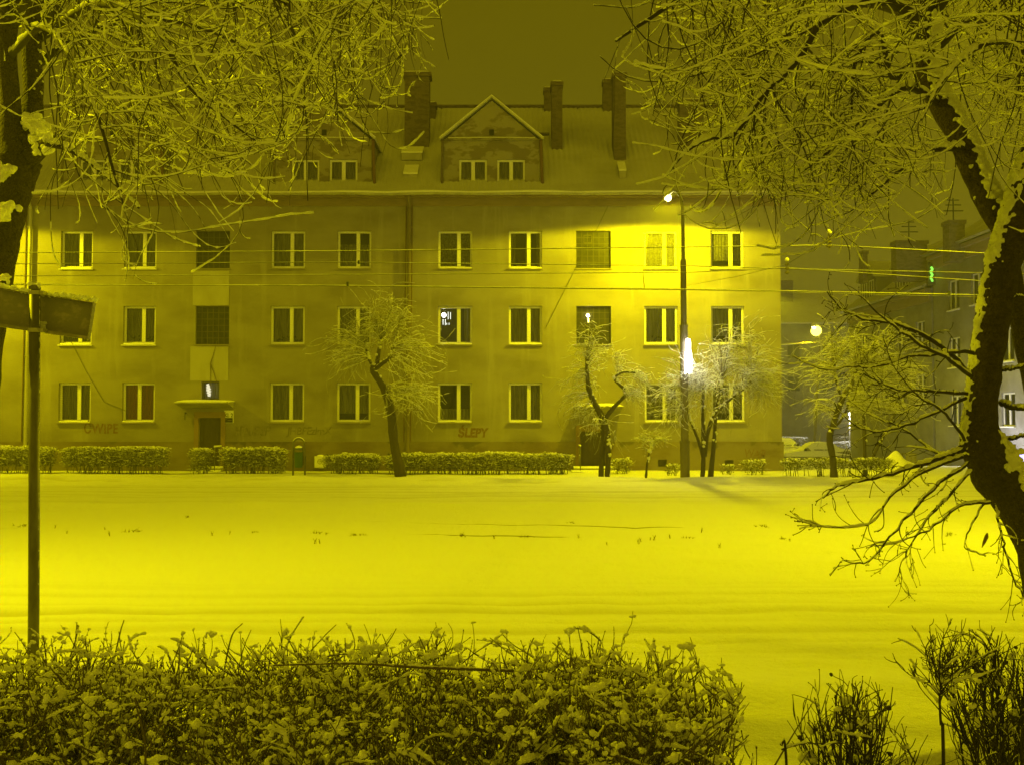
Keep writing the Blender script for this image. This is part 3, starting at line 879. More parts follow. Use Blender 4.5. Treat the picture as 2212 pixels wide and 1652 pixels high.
# steps
for (a, c) in ((440, 484), (1238, 1324)):
    x0, x1 = fx(a, 1010), fx(c, 1010)
    q = MB(); q.box(x0, x1, YF - .55, YF - .052, -.1, .115); q.box(x0 - .12, x1 + .05, YF - 1.0, YF - .552, -.1, -.02 + .02)
    st = q.build('doorstep', M['concrete'], blk)
    s = MB()
    for (yy0, yy1, zz, xx0, xx1) in ((YF - .56, YF - .06, .117, x0, x1), (YF - 1.01, YF - .58, .003, x0 - .12, x1 + .05)):
        s.poly_prism([(yy0, zz), (yy0 + .03, zz + .06), (yy1, zz + .065), (yy1, zz)], 'x', xx0, xx1)
    s.build('step_snow', M['snow'], st)

# downpipes
def downpipe(px_t, px_b, r, mt, dy=.12, z0=.1):
    m = MB(); xt, xb = P(px_t, 430, YF - dy).x, P(px_b, 930, YF - dy).x
    m.tube([(xt, YF - .46, ZE - .12), (xt, YF - .40, ZE - .24), (xt, YF - dy, ZE - .55), (xt + (xb - xt) * .5, YF - dy, ZE / 2), (xb, YF - dy, z0)], r, k=10)
    for z in (1.6, 4.2, 6.9, 9.0):
        xx = xt + (xb - xt) * (ZE - z) / ZE
        m.box(xx - r - .012, xx + r + .012, YF - dy - r - .006, YF - .003, z, z + .03)
    m.build('downpipe', mt, blk, smooth=False)


downpipe(67, 55, .065, M['tin']); downpipe(885, 880, .075, M['dark_tin'])
for pt, pb_ in ((878, 872), (891, 887), (59, 47)):
    m = MB(); m.tube([(P(pt, 430, YF).x, YF - .03, ZE - .2), (P(pb_, 930, YF).x, YF - .03, .3)], .018, k=6); m.build('cable', M['rust'], blk)
m = MB(); m.tube([P(1323, 425, YF - .03), P(1291, 492, YF - .03), P(1242, 583, YF - .03), P(1178, 710, YF - .03)], .008, k=5); m.build('cable', M['wire'], blk)
m = MB(); m.tube([P(152, 735, YF - .03), P(185, 800, YF - .03), P(225, 868, YF - .03), P(280, 890, YF - .03)], .008, k=5); m.build('cable', M['wire'], blk)


# writing sprayed on the wall
def text_mesh(name, s, size, loc, mt, parent, bold=0.0, shear=0.0, rot=0.0, sx=1.0, space=1.0):
    c = bpy.data.curves.new(name, 'FONT'); c.body = s; c.size = size; c.extrude = .0012; c.offset = bold; c.shear = shear; c.space_character = space
    c.align_x = 'CENTER'; c.align_y = 'CENTER'; c.resolution_u = 3
    to = bpy.data.objects.new(name, c); COL.objects.link(to)
    dg = bpy.context.evaluated_depsgraph_get(); dg.update()
    me = bpy.data.meshes.new_from_object(to.evaluated_get(dg))
    bpy.data.objects.remove(to)
    v = np.array([q.co[:] for q in me.vertices]) * (sx, 1, 1)
    ca, sa = math.cos(rot), math.sin(rot)
    wv = np.stack([v[:, 0] * ca - v[:, 1] * sa, -v[:, 2], v[:, 0] * sa + v[:, 1] * ca], -1) + np.array(loc)
    me.vertices.foreach_set('co', wv.astype(np.float32).ravel()); me.update()
    me.materials.clear(); me.materials.append(mt)
    o = bpy.data.objects.new(name, me); COL.objects.link(o)
    if parent is not None:
        o.parent = parent; o.matrix_parent_inverse = parent.matrix_basis.inverted()
    return o


yg = YF - .004
text_mesh('graffiti', 'ĆWIPE', .50, (fx(218, 925), yg, fz(926)), M['graf_red'], blk, .012, 0, .0, .80, 1.08)
text_mesh('graffiti', 'ŚLEPY', .44, (fx(1020, 934), yg, fz(935)), M['graf_red'], blk, .022, .14, .0, .86, 1.05)
text_mesh('graffiti', 'žÐuP¢P', .50, (fx(545, 930), yg, fz(931)), M['graf_dark'], blk, .0, .1, .0, .95, .9)
text_mesh('graffiti', 'JHBPEzImX', .40, (fx(668, 930), yg, fz(931)), M['graf_dark'], blk, .004, .1, .0, .95, .9)
text_mesh('graffiti', 'WAЯ', .42, (fx(1630, 978), YF - .054, fz(980)), M['graf_red'], blk, .0, .05, -.08, .8, 1.0)
m = MB(); r_ = np.random.default_rng(5)
for k in range(4):
    c0 = np.array([fx(455, 786), YF - .016, fz(786)]); ang = r_.uniform(-.6, .6) + (0 if k < 3 else 3.1) - math.pi / 2
    m.tube([c0, c0 + np.array([math.cos(ang) * .35, 0, math.sin(ang) * .35]), c0 + np.array([math.cos(ang) * .8, 0, math.sin(ang) * .9])], [.03, .014, .006], k=5)
m.build('crack', M['stain'], blk)
# ================================================================ STREET LAMPS
def lamp_light(name, loc, power, size_deg, blend, parent, radius=.14, rot=(0, 0, 0), col=SODIUM):
    l = bpy.data.lights.new(name, 'SPOT'); l.energy = power; l.color = col; l.spot_size = R(size_deg); l.spot_blend = blend; l.shadow_soft_size = radius
    o = bpy.data.objects.new(name, l); o.location = loc; o.rotation_euler = rot; COL.objects.link(o)
    if parent is not None:
        o.parent = parent; o.matrix_parent_inverse = parent.matrix_basis.inverted()
    return o


def street_lamp(label, base, top, head, power, size=168, blend=.12, rot=(0, 0, 0), r=.11, group='street lamps', point=False):
    base, top, head = Vector(base), Vector(top), Vector(head)
    t = thing('street_lamp', label, 'street lamp', base, group)
    m = MB(); h = top.z - base.z
    m.tube([base - Vector((0, 0, .2)), base + (top - base) * .14, base + (top - base) * .1405, base + (top - base) * .58, base + (top - base) * .5805, base + (top - base) * .83, base + (top - base) * .8305, top],
           [r * 1.35, r * 1.35, r * 1.12, r * 1.12, r * .85, r * .85, r * .55, r * .5], k=12)
    m.tube([base + (top - base) * .137, base + (top - base) * .146], r * 1.5, k=12); m.tube([base + (top - base) * .575, base + (top - base) * .583], r * 1.25, k=12)
    m.build('post', M['pole'], t, smooth=False)
    d = head - top; hor = Vector((d.x, d.y, 0))
    pts = []
    for u in np.linspace(0, 1, 9):
        pts.append(top + hor * (1 - math.cos(u * math.pi / 2)) + Vector((0, 0, d.z * math.sin(u * math.pi / 2))))
    a = MB(); a.tube(pts, np.linspace(r * .5, r * .36, 9), k=8); a.build('arm', M['tin'], t, smooth=True)
    hd = hor.normalized() if hor.length > 1e-3 else Vector((1, 0, 0)); sd = Vector((-hd.y, hd.x, 0))
    hb = MB()
    # lantern: a tapering canopy over a bowl
    prof = [(-.10, .05, .05), (.06, .12, .11), (.30, .15, .13), (.52, .13, .10), (.62, .05, .04)]
    vs = []; n = 12
    for (l, wd, ht) in prof:
        for j in range(n):
            aa = j * 2 * math.pi / n
            zz = math.sin(aa) * ht if math.sin(aa) > 0 else math.sin(aa) * .025
            vs.append(head + hd * l + sd * (math.cos(aa) * wd) + Vector((0, 0, zz)))
    fs = [(i * n + j, i * n + (j + 1) % n, (i + 1) * n + (j + 1) % n, (i + 1) * n + j) for i in range(len(prof) - 1) for j in range(n)]
    hb.add([tuple(v) for v in vs], fs); hb.add([tuple(v) for v in vs[:n]], [tuple(range(n))[::-1]]); hb.add([tuple(v) for v in vs[-n:]], [tuple(range(n))])
    ho = hb.build('lantern', M['tin'], t, smooth=True)
    bw = MB(); vs = []
    for (l, wd, ht) in ((.08, .03, .02), (.14, .09, .09), (.30, .115, .13), (.46, .09, .09), (.52, .03, .02)):
        for j in range(n):
            aa = j * 2 * math.pi / n
            zz = -.03 + (math.sin(aa) * ht if math.sin(aa) < 0 else math.sin(aa) * .01)
            vs.append(head + hd * l + sd * (math.cos(aa) * wd) + Vector((0, 0, zz)))
    bw.add([tuple(v) for v in vs], fs); bw.build('bowl', M['bulb'], ho, smooth=True)
    sn = MB(); sn.blobs([tuple(head + hd * .28 + Vector((0, 0, .13)))], .16, np.random.default_rng(2), ICO2, .15, stretch=[1.7], axis=[tuple(hd)]); sn.build('snow_cap', M['snow'], ho, smooth=True)
    lamp_light('lamp_light', head + hd * .3 + Vector((0, 0, -.24)), power, size, blend, t, rot=rot)
    return t


L1B = P(1480, 1036, 32.4); L1B.z = gz1(L1B.x, L1B.y)
L1T = P(1475, 466, 32.4)
L1H = P(1446, 421, 35.0)
street_lamp('tall dark street lamp before the right half of the block, glowing lantern near its eaves', L1B, L1T, L1H, POW_WALL, 170, .10, rot=(R(4), 0, R(0)))
DX = -21.2 - L1H.x
street_lamp('street lamp farther left along the block, past the left picture edge', L1B + Vector((DX, 0, 0)), L1T + Vector((DX, 0, 0)), L1H + Vector((DX, 0, 0)), POW_WALL, 170, .10, rot=(R(4), 0, 0))
street_lamp('street lamp over the near carriageway, outside the picture to the left', (-9.6, 6.6, 0), (-9.6, 6.6, 7.4), (-8.6, 9.3, 8.2), POW_ROAD, 172, .3)
street_lamp('street lamp over the near carriageway, outside the picture to the right', (9.9, 12.8, 0), (9.9, 12.8, 8.2), (9.0, 14.6, 9.0), POW_ROAD * 1.15, 172, .3)
street_lamp('added unseen street lamp round the block corner, brightening the side street', (11.4, 50, gz1(11.4, 50)), (11.4, 50, 7.6), (12.4, 50, 8.1), 2600, 172, .3)  # extra lamp kept out of view, added to brighten cars, tree and houses
# lamp down the side street
l2 = P(1757, 950, 76); l2.z = gz1(l2.x, 76)
l2t = P(1771, 745, 76); l2h = P(1763, 706, 75.6)
street_lamp('slim street lamp with a dazzling lantern far down the side street', l2, l2t, l2h, POW_SIDE, 176, .2, r=.085)
m = MB(); gc = l2h + Vector((0, 0, -.30)); m.blobs([tuple(gc)], .38, rng, ICO3, 0.01); far_lamp = [o for o in COL.objects if o.name.startswith('street_lamp')][-1]
m.build('globe', emis('lamp glare globe', (1, .90, .07), 7), far_lamp, smooth=True)  # glowing ball added round the lantern to enlarge its glare
p3 = P(1838, 900, 84); p3b = Vector((p3.x, 84, gz1(p3.x, 84)))
t = thing('park_lamp', 'short pale park lamp glowing behind the parked cars', 'lamp', p3b)
m = MB(); m.tube([p3b, Vector((p3.x, 84, p3.z))], [.17, .15], k=10); m.build('post', M['concrete'], t, smooth=True)
m = MB(); m.blobs([(p3.x + .05, 84, p3.z + .25)], .24, rng, ICO2, .03); m.build('globe', emis('park globe', (1, .97, .6), 9), t, smooth=True)
l = bpy.data.lights.new('lamp_light', 'POINT'); l.energy = 1100; l.color = (1, .97, .95); l.shadow_soft_size = .25
lo = bpy.data.objects.new('lamp_light', l); lo.location = (p3.x, 83.6, p3.z + .2); COL.objects.link(lo); lo.parent = t; lo.matrix_parent_inverse = t.matrix_basis.inverted()

# winter light ornament strapped to the lamp post
t = thing('light_ornament', 'dazzling white string light ornament strapped to the tall dark lamp post', 'light ornament', P(1487, 805, 32.2))
r_ = np.random.default_rng(8)
m = MB()
c = P(1487, 770, 32.15)
for (py0, py1, wd) in ((733, 764, 5.0), (760, 800, 7.5)):
    for k in range(15):
        u = r_.uniform(0, 6.28); rr = wd * 32.15 / F * math.sqrt(r_.uniform(.1, 1))
        x, y = c.x + rr * math.cos(u), c.y + rr * math.sin(u) * .6
        za, zb = P(1487, py0 + r_.uniform(-3, 7), 32.15).z, P(1487, py1 + r_.uniform(-6, 8), 32.15).z
        m.tube([(x, y, za), (x + r_.uniform(-.01, .01), y, (za + zb) / 2), (x, y, zb)], .011, k=5)
m.build('light_string', M['white_light'], t)
m = MB(); m.tube([(c.x - .1, c.y + .1, P(1106, 735, 32.15).z), (c.x + .04, c.y + .02, P(1106, 733, 32.15).z)], .012, k=6); m.tube([(c.x - .1, c.y + .1, P(1106, 800, 32.15).z), (c.x + .04, c.y + .02, P(1106, 799, 32.15).z)], .012, k=6)
m.build('bracket', M['steel'], t)
l = bpy.data.lights.new('ornament_light', 'POINT'); l.energy = 34; l.color = (1, .96, .8); l.shadow_soft_size = .2
lo = bpy.data.objects.new('ornament_light', l); lo.location = (c.x + .12, c.y - .35, c.z); COL.objects.link(lo); lo.parent = t; lo.matrix_parent_inverse = t.matrix_basis.inverted()

# lights seen in windows
t = thing('ceiling_lamp', 'white glowing lamp behind the left pane of a first floor window', 'ceiling lamp', P(962, 700, YF + .8))
m = MB(); cc = P(959, 681, YF + .75); m.blobs([tuple(cc)], .085, r_, ICO2, .04); m.build('lamp_shade', M['white_light'], t, smooth=True)
m = MB()
for px, a, bb in ((951, 686, 700), (957, 690, 702), (962, 690, 703), (968, 674, 690), (970, 698, 702), (965, 698, 702), (973, 675, 690)):
    m.tube([P(px, a, YF + .7), P(px, bb, YF + .7)], .012, k=5)
m.build('crystal_drop', M['white_soft'], t)
m = MB(); m.tube([cc, cc + Vector((0, 0, .6))], .008, k=5); m.build('cord', M['wire'], t)
l = bpy.data.lights.new('room_light', 'POINT'); l.energy = 9; l.color = (1, 1, .75); l.shadow_soft_size = .1
lo = bpy.data.objects.new('room_light', l); lo.location = cc + Vector((0, -.05, -.16)); COL.objects.link(lo); lo.parent = t; lo.matrix_parent_inverse = t.matrix_basis.inverted()
t = thing('stair_lamp', 'small yellow lamp glowing in the stair window above the right door', 'wall lamp', P(1270, 690, YF + .05))
m = MB(); cc = P(1270, 682, YF + .08); m.blobs([tuple(cc)], .06, r_, ICO2, .03); m.build('bulb', M['bulb'], t, smooth=True)
m = MB(); m.tube([P(1271, 688, YF + .1), P(1271, 697, YF + .1)], .022, k=6); m.build('reflector', M['warm_light'], t)
t = thing('window_light_figure', 'white glowing rope light figure in the small window above the left door', 'light figure', P(450, 858, YF + .25))
m = MB(); zz = np.linspace(829, 856, 26)
for ph, am in ((0, 4.5), (1.6, 5.5), (3.4, 4.0)):
    m.tube([P(449 + (py - 829) * .12 + am * (.55 + .5 * math.sin((py - 829) / 27 * 3.1)) * math.sin(py * 1.1 + ph), py, YF + .23 + .03 * math.sin(py * .9 + ph)) for py in zz], .008, k=5)
m.build('rope_light', emis('rope light', (1, .93, .62), 1.5), t)
# ================================================================ TREES
def catmull(pts, n):
    pts = np.asarray(pts, float)
    q = np.concatenate([[2 * pts[0] - pts[1]], pts, [2 * pts[-1] - pts[-2]]])
    seg = len(pts) - 1
    u = np.linspace(0, seg - 1e-6, n); i = u.astype(int); t = (u - i)[:, None]
    a, b_, c, d = q[i], q[i + 1], q[i + 2], q[i + 3]
    return .5 * (2 * b_ + (c - a) * t + (2 * a - 5 * b_ + 4 * c - d) * t ** 2 + (3 * b_ - a - 3 * c + d) * t ** 3)


def limb_pts(spec, n=24):
    """spec: (px, py, depth, width px) -> centre line and radii in metres"""
    p = np.array([[*P(a, b_, y), w_ * .5 * y / F] for a, b_, y, w_ in spec])
    q = catmull(p, n)
    return q[:, :3], np.maximum(q[:, 3], .002)


def grow(start, dirs, length, n, droop, wander, tip, rng, gravity_gain=1.0):
    m = len(start)
    pts = np.empty((m, n, 3)); pts[:, 0] = start
    d = unit(np.asarray(dirs, float)); cur = np.zeros((m, 3))
    droop = np.broadcast_to(droop, (m,)); tip = np.broadcast_to(tip, (m,))
    for i in range(1, n):
        u = i / (n - 1)
        cur = .80 * cur + wander * rng.normal(0, 1, (m, 3))
        g = np.zeros((m, 3)); g[:, 2] = -droop * gravity_gain + (tip * 2.2 * max(0, u - .55))
        d = unit(d + cur / n * 3 + g / n * 3)
        pts[:, i] = pts[:, i - 1] + d * (np.asarray(length) / (n - 1))[:, None]
    return pts


def twig_rad(r0, n, end=.35):
    return np.asarray(r0)[:, None] * np.linspace(1, end, n)[None]


def snow_on(m, pts, rad, rng, thick=.014, cover=.85, k=6, minr=.0005, sub=2):
    """settled snow lying on the flatter stretches of a batch of twigs; comes in lumps and leaves gaps"""
    mm, n, _ = pts.shape
    if mm == 0: return
    nn = (n - 1) * sub + 1
    u = np.linspace(0, n - 1, nn); i0 = np.minimum(u.astype(int), n - 2); f = (u - i0)[None, :, None]
    pp = pts[:, i0] * (1 - f) + pts[:, i0 + 1] * f
    rr = rad[:, i0] * (1 - f[..., 0]) + rad[:, i0 + 1] * f[..., 0]
    t = np.gradient(pp, axis=1); t = unit(t)
    flat = np.clip(1.15 - np.abs(t[..., 2]) * 1.15, 0, 1) ** .55
    flat = np.where(flat < .3, 0, flat)
    sd = int(rng.integers(0, 1 << 20)); row = np.arange(mm)[:, None] * 7.0 + np.zeros((1, nn)); uu = u[None] + rng.uniform(0, 999, (mm, 1))
    lump = .55 + .75 * vnoise(uu * 1.9, row, sd) + .25 * rng.uniform(-1, 1, (mm, nn)) + .3 * rng.uniform(-1, 1, (mm, 1))
    gap = np.clip((cover - vnoise(uu * .55, row, sd + 3)) * 7 + .5, 0, 1)
    sr = thick * flat * np.clip(lump, .25, 2) * gap * np.clip(.6 + rr / .014, .6, 2.0)
    sr[:, 0] *= .5
    sr = np.maximum(sr, minr)
    pp = pp.copy(); pp[..., 2] += rr * .55 + sr * .45
    m.tubes(pp, sr, k=k, jitter=.22, rng=rng)


def inside(poly, px, py):
    poly = np.asarray(poly, float); r = np.zeros(px.shape, bool)
    j = len(poly) - 1
    for i in range(len(poly)):
        xi, yi = poly[i]; xj, yj = poly[j]
        c = ((yi > py) != (yj > py)) & (px < (xj - xi) * (py - yi) / (yj - yi + 1e-9) + xi)
        r ^= c; j = i
    return r


def prune(pts, dense, sparse, rng, keep_sparse=.3, avoid=None):
    px, py = proj(pts)
    out_ = ~inside(sparse, px, py)
    ok = out_.mean(1) < .02
    dn = inside(dense, px, py).mean(1)
    ok &= rng.uniform(0, 1, len(pts)) < np.clip(keep_sparse + (1 - keep_sparse) * dn ** 1.5, 0, 1)
    if avoid is not None:
        ok &= ~((inside(avoid, px, py).mean(1) > .12) & (rng.uniform(0, 1, len(pts)) < .8))
    return ok


def sample_on(pts, rad, cnt, rng, lo=.1, hi=1.0):
    """random places along a batch of lines"""
    m, n, _ = pts.shape
    a = rng.integers(0, m, cnt); u = rng.uniform(lo, hi, cnt) * (n - 1.001); i = u.astype(int); f = (u - i)[:, None]
    p = pts[a, i] * (1 - f) + pts[a, i + 1] * f
    t = unit(pts[a, i + 1] - pts[a, i])
    return p, t, rad[a, i], a


def side_dir(t, rng, ang_lo, ang_hi, flat=1.0):
    m = len(t)
    q = rng.normal(0, 1, (m, 3)); q[:, 2] *= flat
    q = unit(q - (q * t).sum(1, keepdims=True) * t)
    a = rng.uniform(ang_lo, ang_hi, (m, 1))
    return t * np.cos(a) + q * np.sin(a)


def knobbly(m, pts, rad, k, rng, amp=.10):
    n = len(pts)
    m.tubes(pts[None], (rad * (1 + amp * (vnoise(np.arange(n) * .9, np.zeros(n) + rng.uniform(0, 99), 2) - .5) * 2))[None], k=k, jitter=amp * .6, rng=rng)


def snow_lumps(m, pts, rad, rng, side, cnt, size, spread=.5, lift=.75):
    """lumps of snow stuck along one flank (side = unit vector) of a thick limb"""
    n = len(pts); i = rng.integers(0, n - 1, cnt); f = rng.uniform(0, 1, (cnt, 1))
    p = pts[i] * (1 - f) + pts[i + 1] * f
    s = np.asarray(side, float)[None] + rng.normal(0, spread, (cnt, 3)); t = unit(pts[i + 1] - pts[i]); s = unit(s - (s * t).sum(1, keepdims=True) * t)
    c = p + s * (rad[i] * lift)[:, None]
    m.blobs(c, size * rng.uniform(.55, 1.25, cnt), rng, ICO2, .3)


def crown(tree, wood, snow, limbs, rng, dense, sparse, n1, n2, n3, l1=(1.0, 2.3), keep=.3, thick=.0088, down=.25, toward=None, avoid=None):
    """limbs: list of (pts, rad). Adds three orders of branching, pruned to the crown outline seen in the photograph."""
    N = 24
    P0 = np.stack([catmull(p, N) for p, r in limbs]); R0 = np.stack([np.interp(np.linspace(0, 1, N), np.linspace(0, 1, len(r)), r) for p, r in limbs])
    # first order: arching boughs
    B1, Q1 = [], []
    tot = 0
    for _ in range(12):
        p, t, r, a = sample_on(P0, R0, n1 * 2, rng, .12, 1.0)
        d = side_dir(t, rng, .5, 1.35)
        d[:, 2] -= down * rng.uniform(0, 1.6, len(d))
        if toward is not None: d += np.asarray(toward)[None] * rng.uniform(0, 1, (len(d), 1))
        L = rng.uniform(*l1, len(d))
        b1 = grow(p, d, L, 14, rng.uniform(.05, .6, len(d)), .40, rng.uniform(.1, 1.1, len(d)), rng)
        ok = prune(b1, dense, sparse, rng, keep, avoid)
        B1.append(b1[ok]); Q1.append(np.clip(r[ok] * .32, .0038, .0082)); tot += ok.sum()
        if tot > n1: break
    B1 = np.concatenate(B1)[:n1]; r1 = np.concatenate(Q1)[:n1]; R1 = twig_rad(r1, 14, .4)
    wood.tubes(B1, R1, k=6); snow_on(snow, B1, R1, rng, thick * 1.15, .9, sub=4)
    # second order: hanging and arching twigs
    B2 = []; tot = 0
    for _ in range(12):
        p, t, r, a = sample_on(B1, R1, n2 * 2, rng, .05, 1.0)
        d = side_dir(t, rng, .35, 1.2)
        L = rng.uniform(.35, 1.15, len(d)) * rng.uniform(.6, 1.2, len(d))
        hang = rng.uniform(0, 1, len(d)) < .34
        dr = np.where(hang, rng.uniform(.5, 1.2, len(d)), rng.uniform(-.1, .5, len(d)))
        b2 = grow(p, d, L, 12, dr, .44, np.where(hang, rng.uniform(.3, 2.2, len(d)), rng.uniform(.1, 1.3, len(d))), rng)
        ok = prune(b2, dense, sparse, rng, keep, avoid); B2.append(b2[ok]); tot += ok.sum()
        if tot > n2: break
    B2 = np.concatenate(B2)[:n2]; R2 = twig_rad(rng.uniform(.0023, .0042, len(B2)), 12, .35)
    wood.tubes(B2, R2, k=5); snow_on(snow, B2, R2, rng, thick, .84, sub=3)
    # third order: short spurs
    p, t, r, a = sample_on(np.concatenate([B2]), R2, n3, rng, .15, 1.0)
    d = side_dir(t, rng, .5, 1.3); L = rng.uniform(.05, .30, len(d))
    b3 = grow(p, d, L, 6, rng.uniform(-.2, .4, len(d)), .2, .4, rng)
    ok = prune(b3, dense, sparse, rng, keep + .3, avoid); b3 = b3[ok]; R3 = twig_rad(rng.uniform(.0022, .0034, len(b3)), 6, .7)
    wood.tubes(b3, R3, k=4); snow_on(snow, b3, R3, rng, thick * .85, .8, k=5)
    # buds
    return B1, B2


# ---- the tree at the left edge
rng = np.random.default_rng(21)
YL = 8.0
tl = thing('tree', 'dark snow laden tree at the left edge with a forked trunk', 'tree', (P(-60, 1400, YL).x, YL, 0))
m = MB()
T0 = limb_pts([(-95, 1560, YL, 96), (-70, 1250, YL, 84), (-48, 900, YL, 80), (-30, 690, YL, 80), (-4, 560, YL, 76), (14, 470, YL, 74), (30, 400, YL, 82), (42, 345, YL, 92)], 40)
A0 = limb_pts([(38, 365, YL, 78), (28, 290, YL, 52), (22, 200, YL, 40), (16, 100, YL - .1, 40), (24, 0, YL - .2, 38), (60, -140, YL - .4, 32), (150, -260, YL - .7, 22)], 34)
B0 = limb_pts([(44, 365, YL, 76), (66, 290, YL + .1, 50), (72, 200, YL + .2, 42), (68, 100, YL + .3, 42), (74, 0, YL + .4, 38), (110, -120, YL + .5, 32), (200, -240, YL + .6, 22)], 34)
C0 = limb_pts([(58, 350, YL, 46), (88, 322, YL - .15, 34), (104, 306, YL - .25, 26), (110, 296, YL - .3, 22)], 10)
for (p, r), k in ((T0, 18), (A0, 14), (B0, 14), (C0, 12)): knobbly(m, p, r, k, rng, .07)
m.build('trunk', M['bark'], tl, smooth=True)
wood, snow = MB(), MB()
LIMB = [
    limb_pts([(72, 60, 8.4, 30), (180, -40, 8.1, 24), (360, -120, 7.7, 18), (560, -110, 7.3, 14), (760, -70, 7.0, 10), (900, -20, 6.8, 7)]),
    limb_pts([(75, 20, 8.4, 26), (240, -90, 9.0, 22), (480, -140, 9.6, 18), (700, -100, 10.0, 13), (880, -40, 10.3, 9)]),
    limb_pts([(22, 60, 7.9, 26), (120, -60, 7.2, 22), (300, -100, 6.4, 16), (480, -60, 5.9, 12), (620, 10, 5.6, 8)]),
    limb_pts([(70, 150, 8.3, 18), (170, 80, 8.5, 15), (300, 40, 8.8, 12), (430, 60, 9.1, 9), (540, 110, 9.3, 7), (640, 190, 9.4, 5)]),
    limb_pts([(76, 90, 8.4, 18), (210, 10, 7.8, 15), (330, 60, 7.3, 12), (402, 180, 7.1, 9), (480, 250, 6.9, 7), (560, 310, 6.8, 5)]),
    limb_pts([(24, 120, 7.9, 16), (90, 60, 7.3, 13), (150, 120, 6.7, 10), (210, 250, 6.4, 8), (245, 370, 6.3, 6), (275, 470, 6.2, 4)]),
    limb_pts([(150, -260, 7.3, 20), (420, -330, 6.9, 16), (700, -240, 6.7, 12), (880, -110, 6.6, 9)]),
    limb_pts([(20, 30, 7.8, 16), (-60, -60, 7.4, 12), (-200, -120, 7.0, 9), (-320, -60, 6.8, 6)]),
    limb_pts([(100, 310, 7.7, 14), (160, 330, 7.6, 9), (240, 390, 7.5, 7), (300, 450, 7.4, 5)]),
]
for p, r in LIMB:
    knobbly(wood, p, r, 8, rng, .06); snow_on(snow, p[None], r[None], rng, .015, .93, k=8, sub=5)
DL = [(-120, -250), (960, -250), (930, 60), (860, 190), (760, 250), (640, 330), (480, 380), (300, 410), (120, 420), (-120, 400)]
SL_ = [(-500, -420), (1060, -420), (1045, 25), (975, 60), (985, 150), (905, 240), (930, 315), (830, 345), (765, 490), (620, 470), (560, 560), (450, 640), (380, 600), (310, 660), (200, 560), (100, 690), (-40, 700), (-500, 500)]
crown(tl, wood, snow, LIMB, rng, DL, SL_, 170, 730, 1800, keep=.2, avoid=[(-60, 60), (95, 60), (112, 330), (70, 460), (40, 640), (-60, 700)])
cake = MB()
snow_lumps(cake, *[q[10:40] for q in B0], rng, (.6, .1, .8), 60, .02)
for (px, py, y, s) in ((74, 268, 8.0, .075), (86, 285, 7.95, .085), (93, 305, 7.85, .07), (82, 322, 7.8, .05), (100, 322, 7.72, .045), (64, 262, 8.0, .06), (105, 300, 7.7, .045), (10, 452, 7.85, .07), (2, 470, 7.85, .06), (14, 368, 7.85, .06), (2, 380, 7.85, .06), (5, 600, 7.8, .03), (16, 600, 7.85, .03)):
    cake.blobs(np.array(P(px, py, y))[None] + rng.normal(0, s * .42, (16, 3)), s * rng.uniform(.24, .54, 16), rng, ICO2, .3)
fuse(cake.build('trunk_snow', M['snow_twig'], tl, smooth=True), .009, .009, 60, 4)
snow.build('snow', M['snow_twig'], tl, smooth=True)
wood.build('branches', M['twig'], tl, smooth=True)

# ---- the tree at the right edge
rng = np.random.default_rng(33)
YT = 7.2
tr = thing('tree', 'dark crooked tree at the right edge with snow plastered limb', 'tree', (P(2300, 1500, YT).x, YT, 0))
m = MB()
T1 = limb_pts([(2330, 1640, YT, 120), (2300, 1420, YT, 116), (2266, 1240, YT, 112), (2222, 1125, YT, 96), (2160, 1035, YT, 98), (2122, 962, YT, 88), (2118, 890, YT, 70), (2130, 780, YT, 70), (2146, 680, YT, 74), (2168, 570, YT, 76), (2202, 470, YT, 82), (2238, 370, YT, 96), (2290, 230, YT, 80), (2320, 60, YT - .3, 60), (2300, -120, YT - .6, 44)], 70)
D1 = limb_pts([(2206, 520, YT + .1, 60), (2158, 470, YT + .25, 58), (2112, 386, YT + .4, 54), (2077, 299, YT + .5, 54), (2026, 211, YT + .6, 54), (2001, 148, YT + .65, 44), (2012, 70, YT + .7, 38), (2020, 0, YT + .7, 34), (1990, -120, YT + .6, 28), (1900, -230, YT + .4, 20)], 44)
E1 = limb_pts([(2168, 520, YT + .2, 44), (2190, 620, YT + .3, 42), (2214, 740, YT + .4, 44), (2250, 900, YT + .5, 50), (2292, 1120, YT + .6, 58), (2330, 1330, YT + .62, 66), (2345, 1500, YT + .62, 74)], 26)
F1 = limb_pts([(2130, 1000, YT + .1, 90), (2180, 1020, YT + .35, 80), (2230, 1030, YT + .5, 70)], 10)
for (p, r), k in ((T1, 20), (D1, 16), (E1, 12)): knobbly(m, p, r, k, rng, .07)
m.build('trunk', M['bark'], tr, smooth=True)
wood, snow = MB(), MB()
cake = MB()
snow_lumps(cake, D1[0][:26], D1[1][:26], rng, (.70, -.45, .62), 1300, .026, .42, .90)
snow_lumps(cake, D1[0][26:], D1[1][26:], rng, (.5, -.3, .8), 500, .020, .42, .9)
snow_lumps(cake, T1[0][24:46], T1[1][24:46], rng, (-.97, -.1, .3), 750, .0115, .22, .95)
snow_lumps(cake, T1[0][44:56], T1[1][44:56], rng, (-.85, -.1, .55), 800, .016, .30, .95)
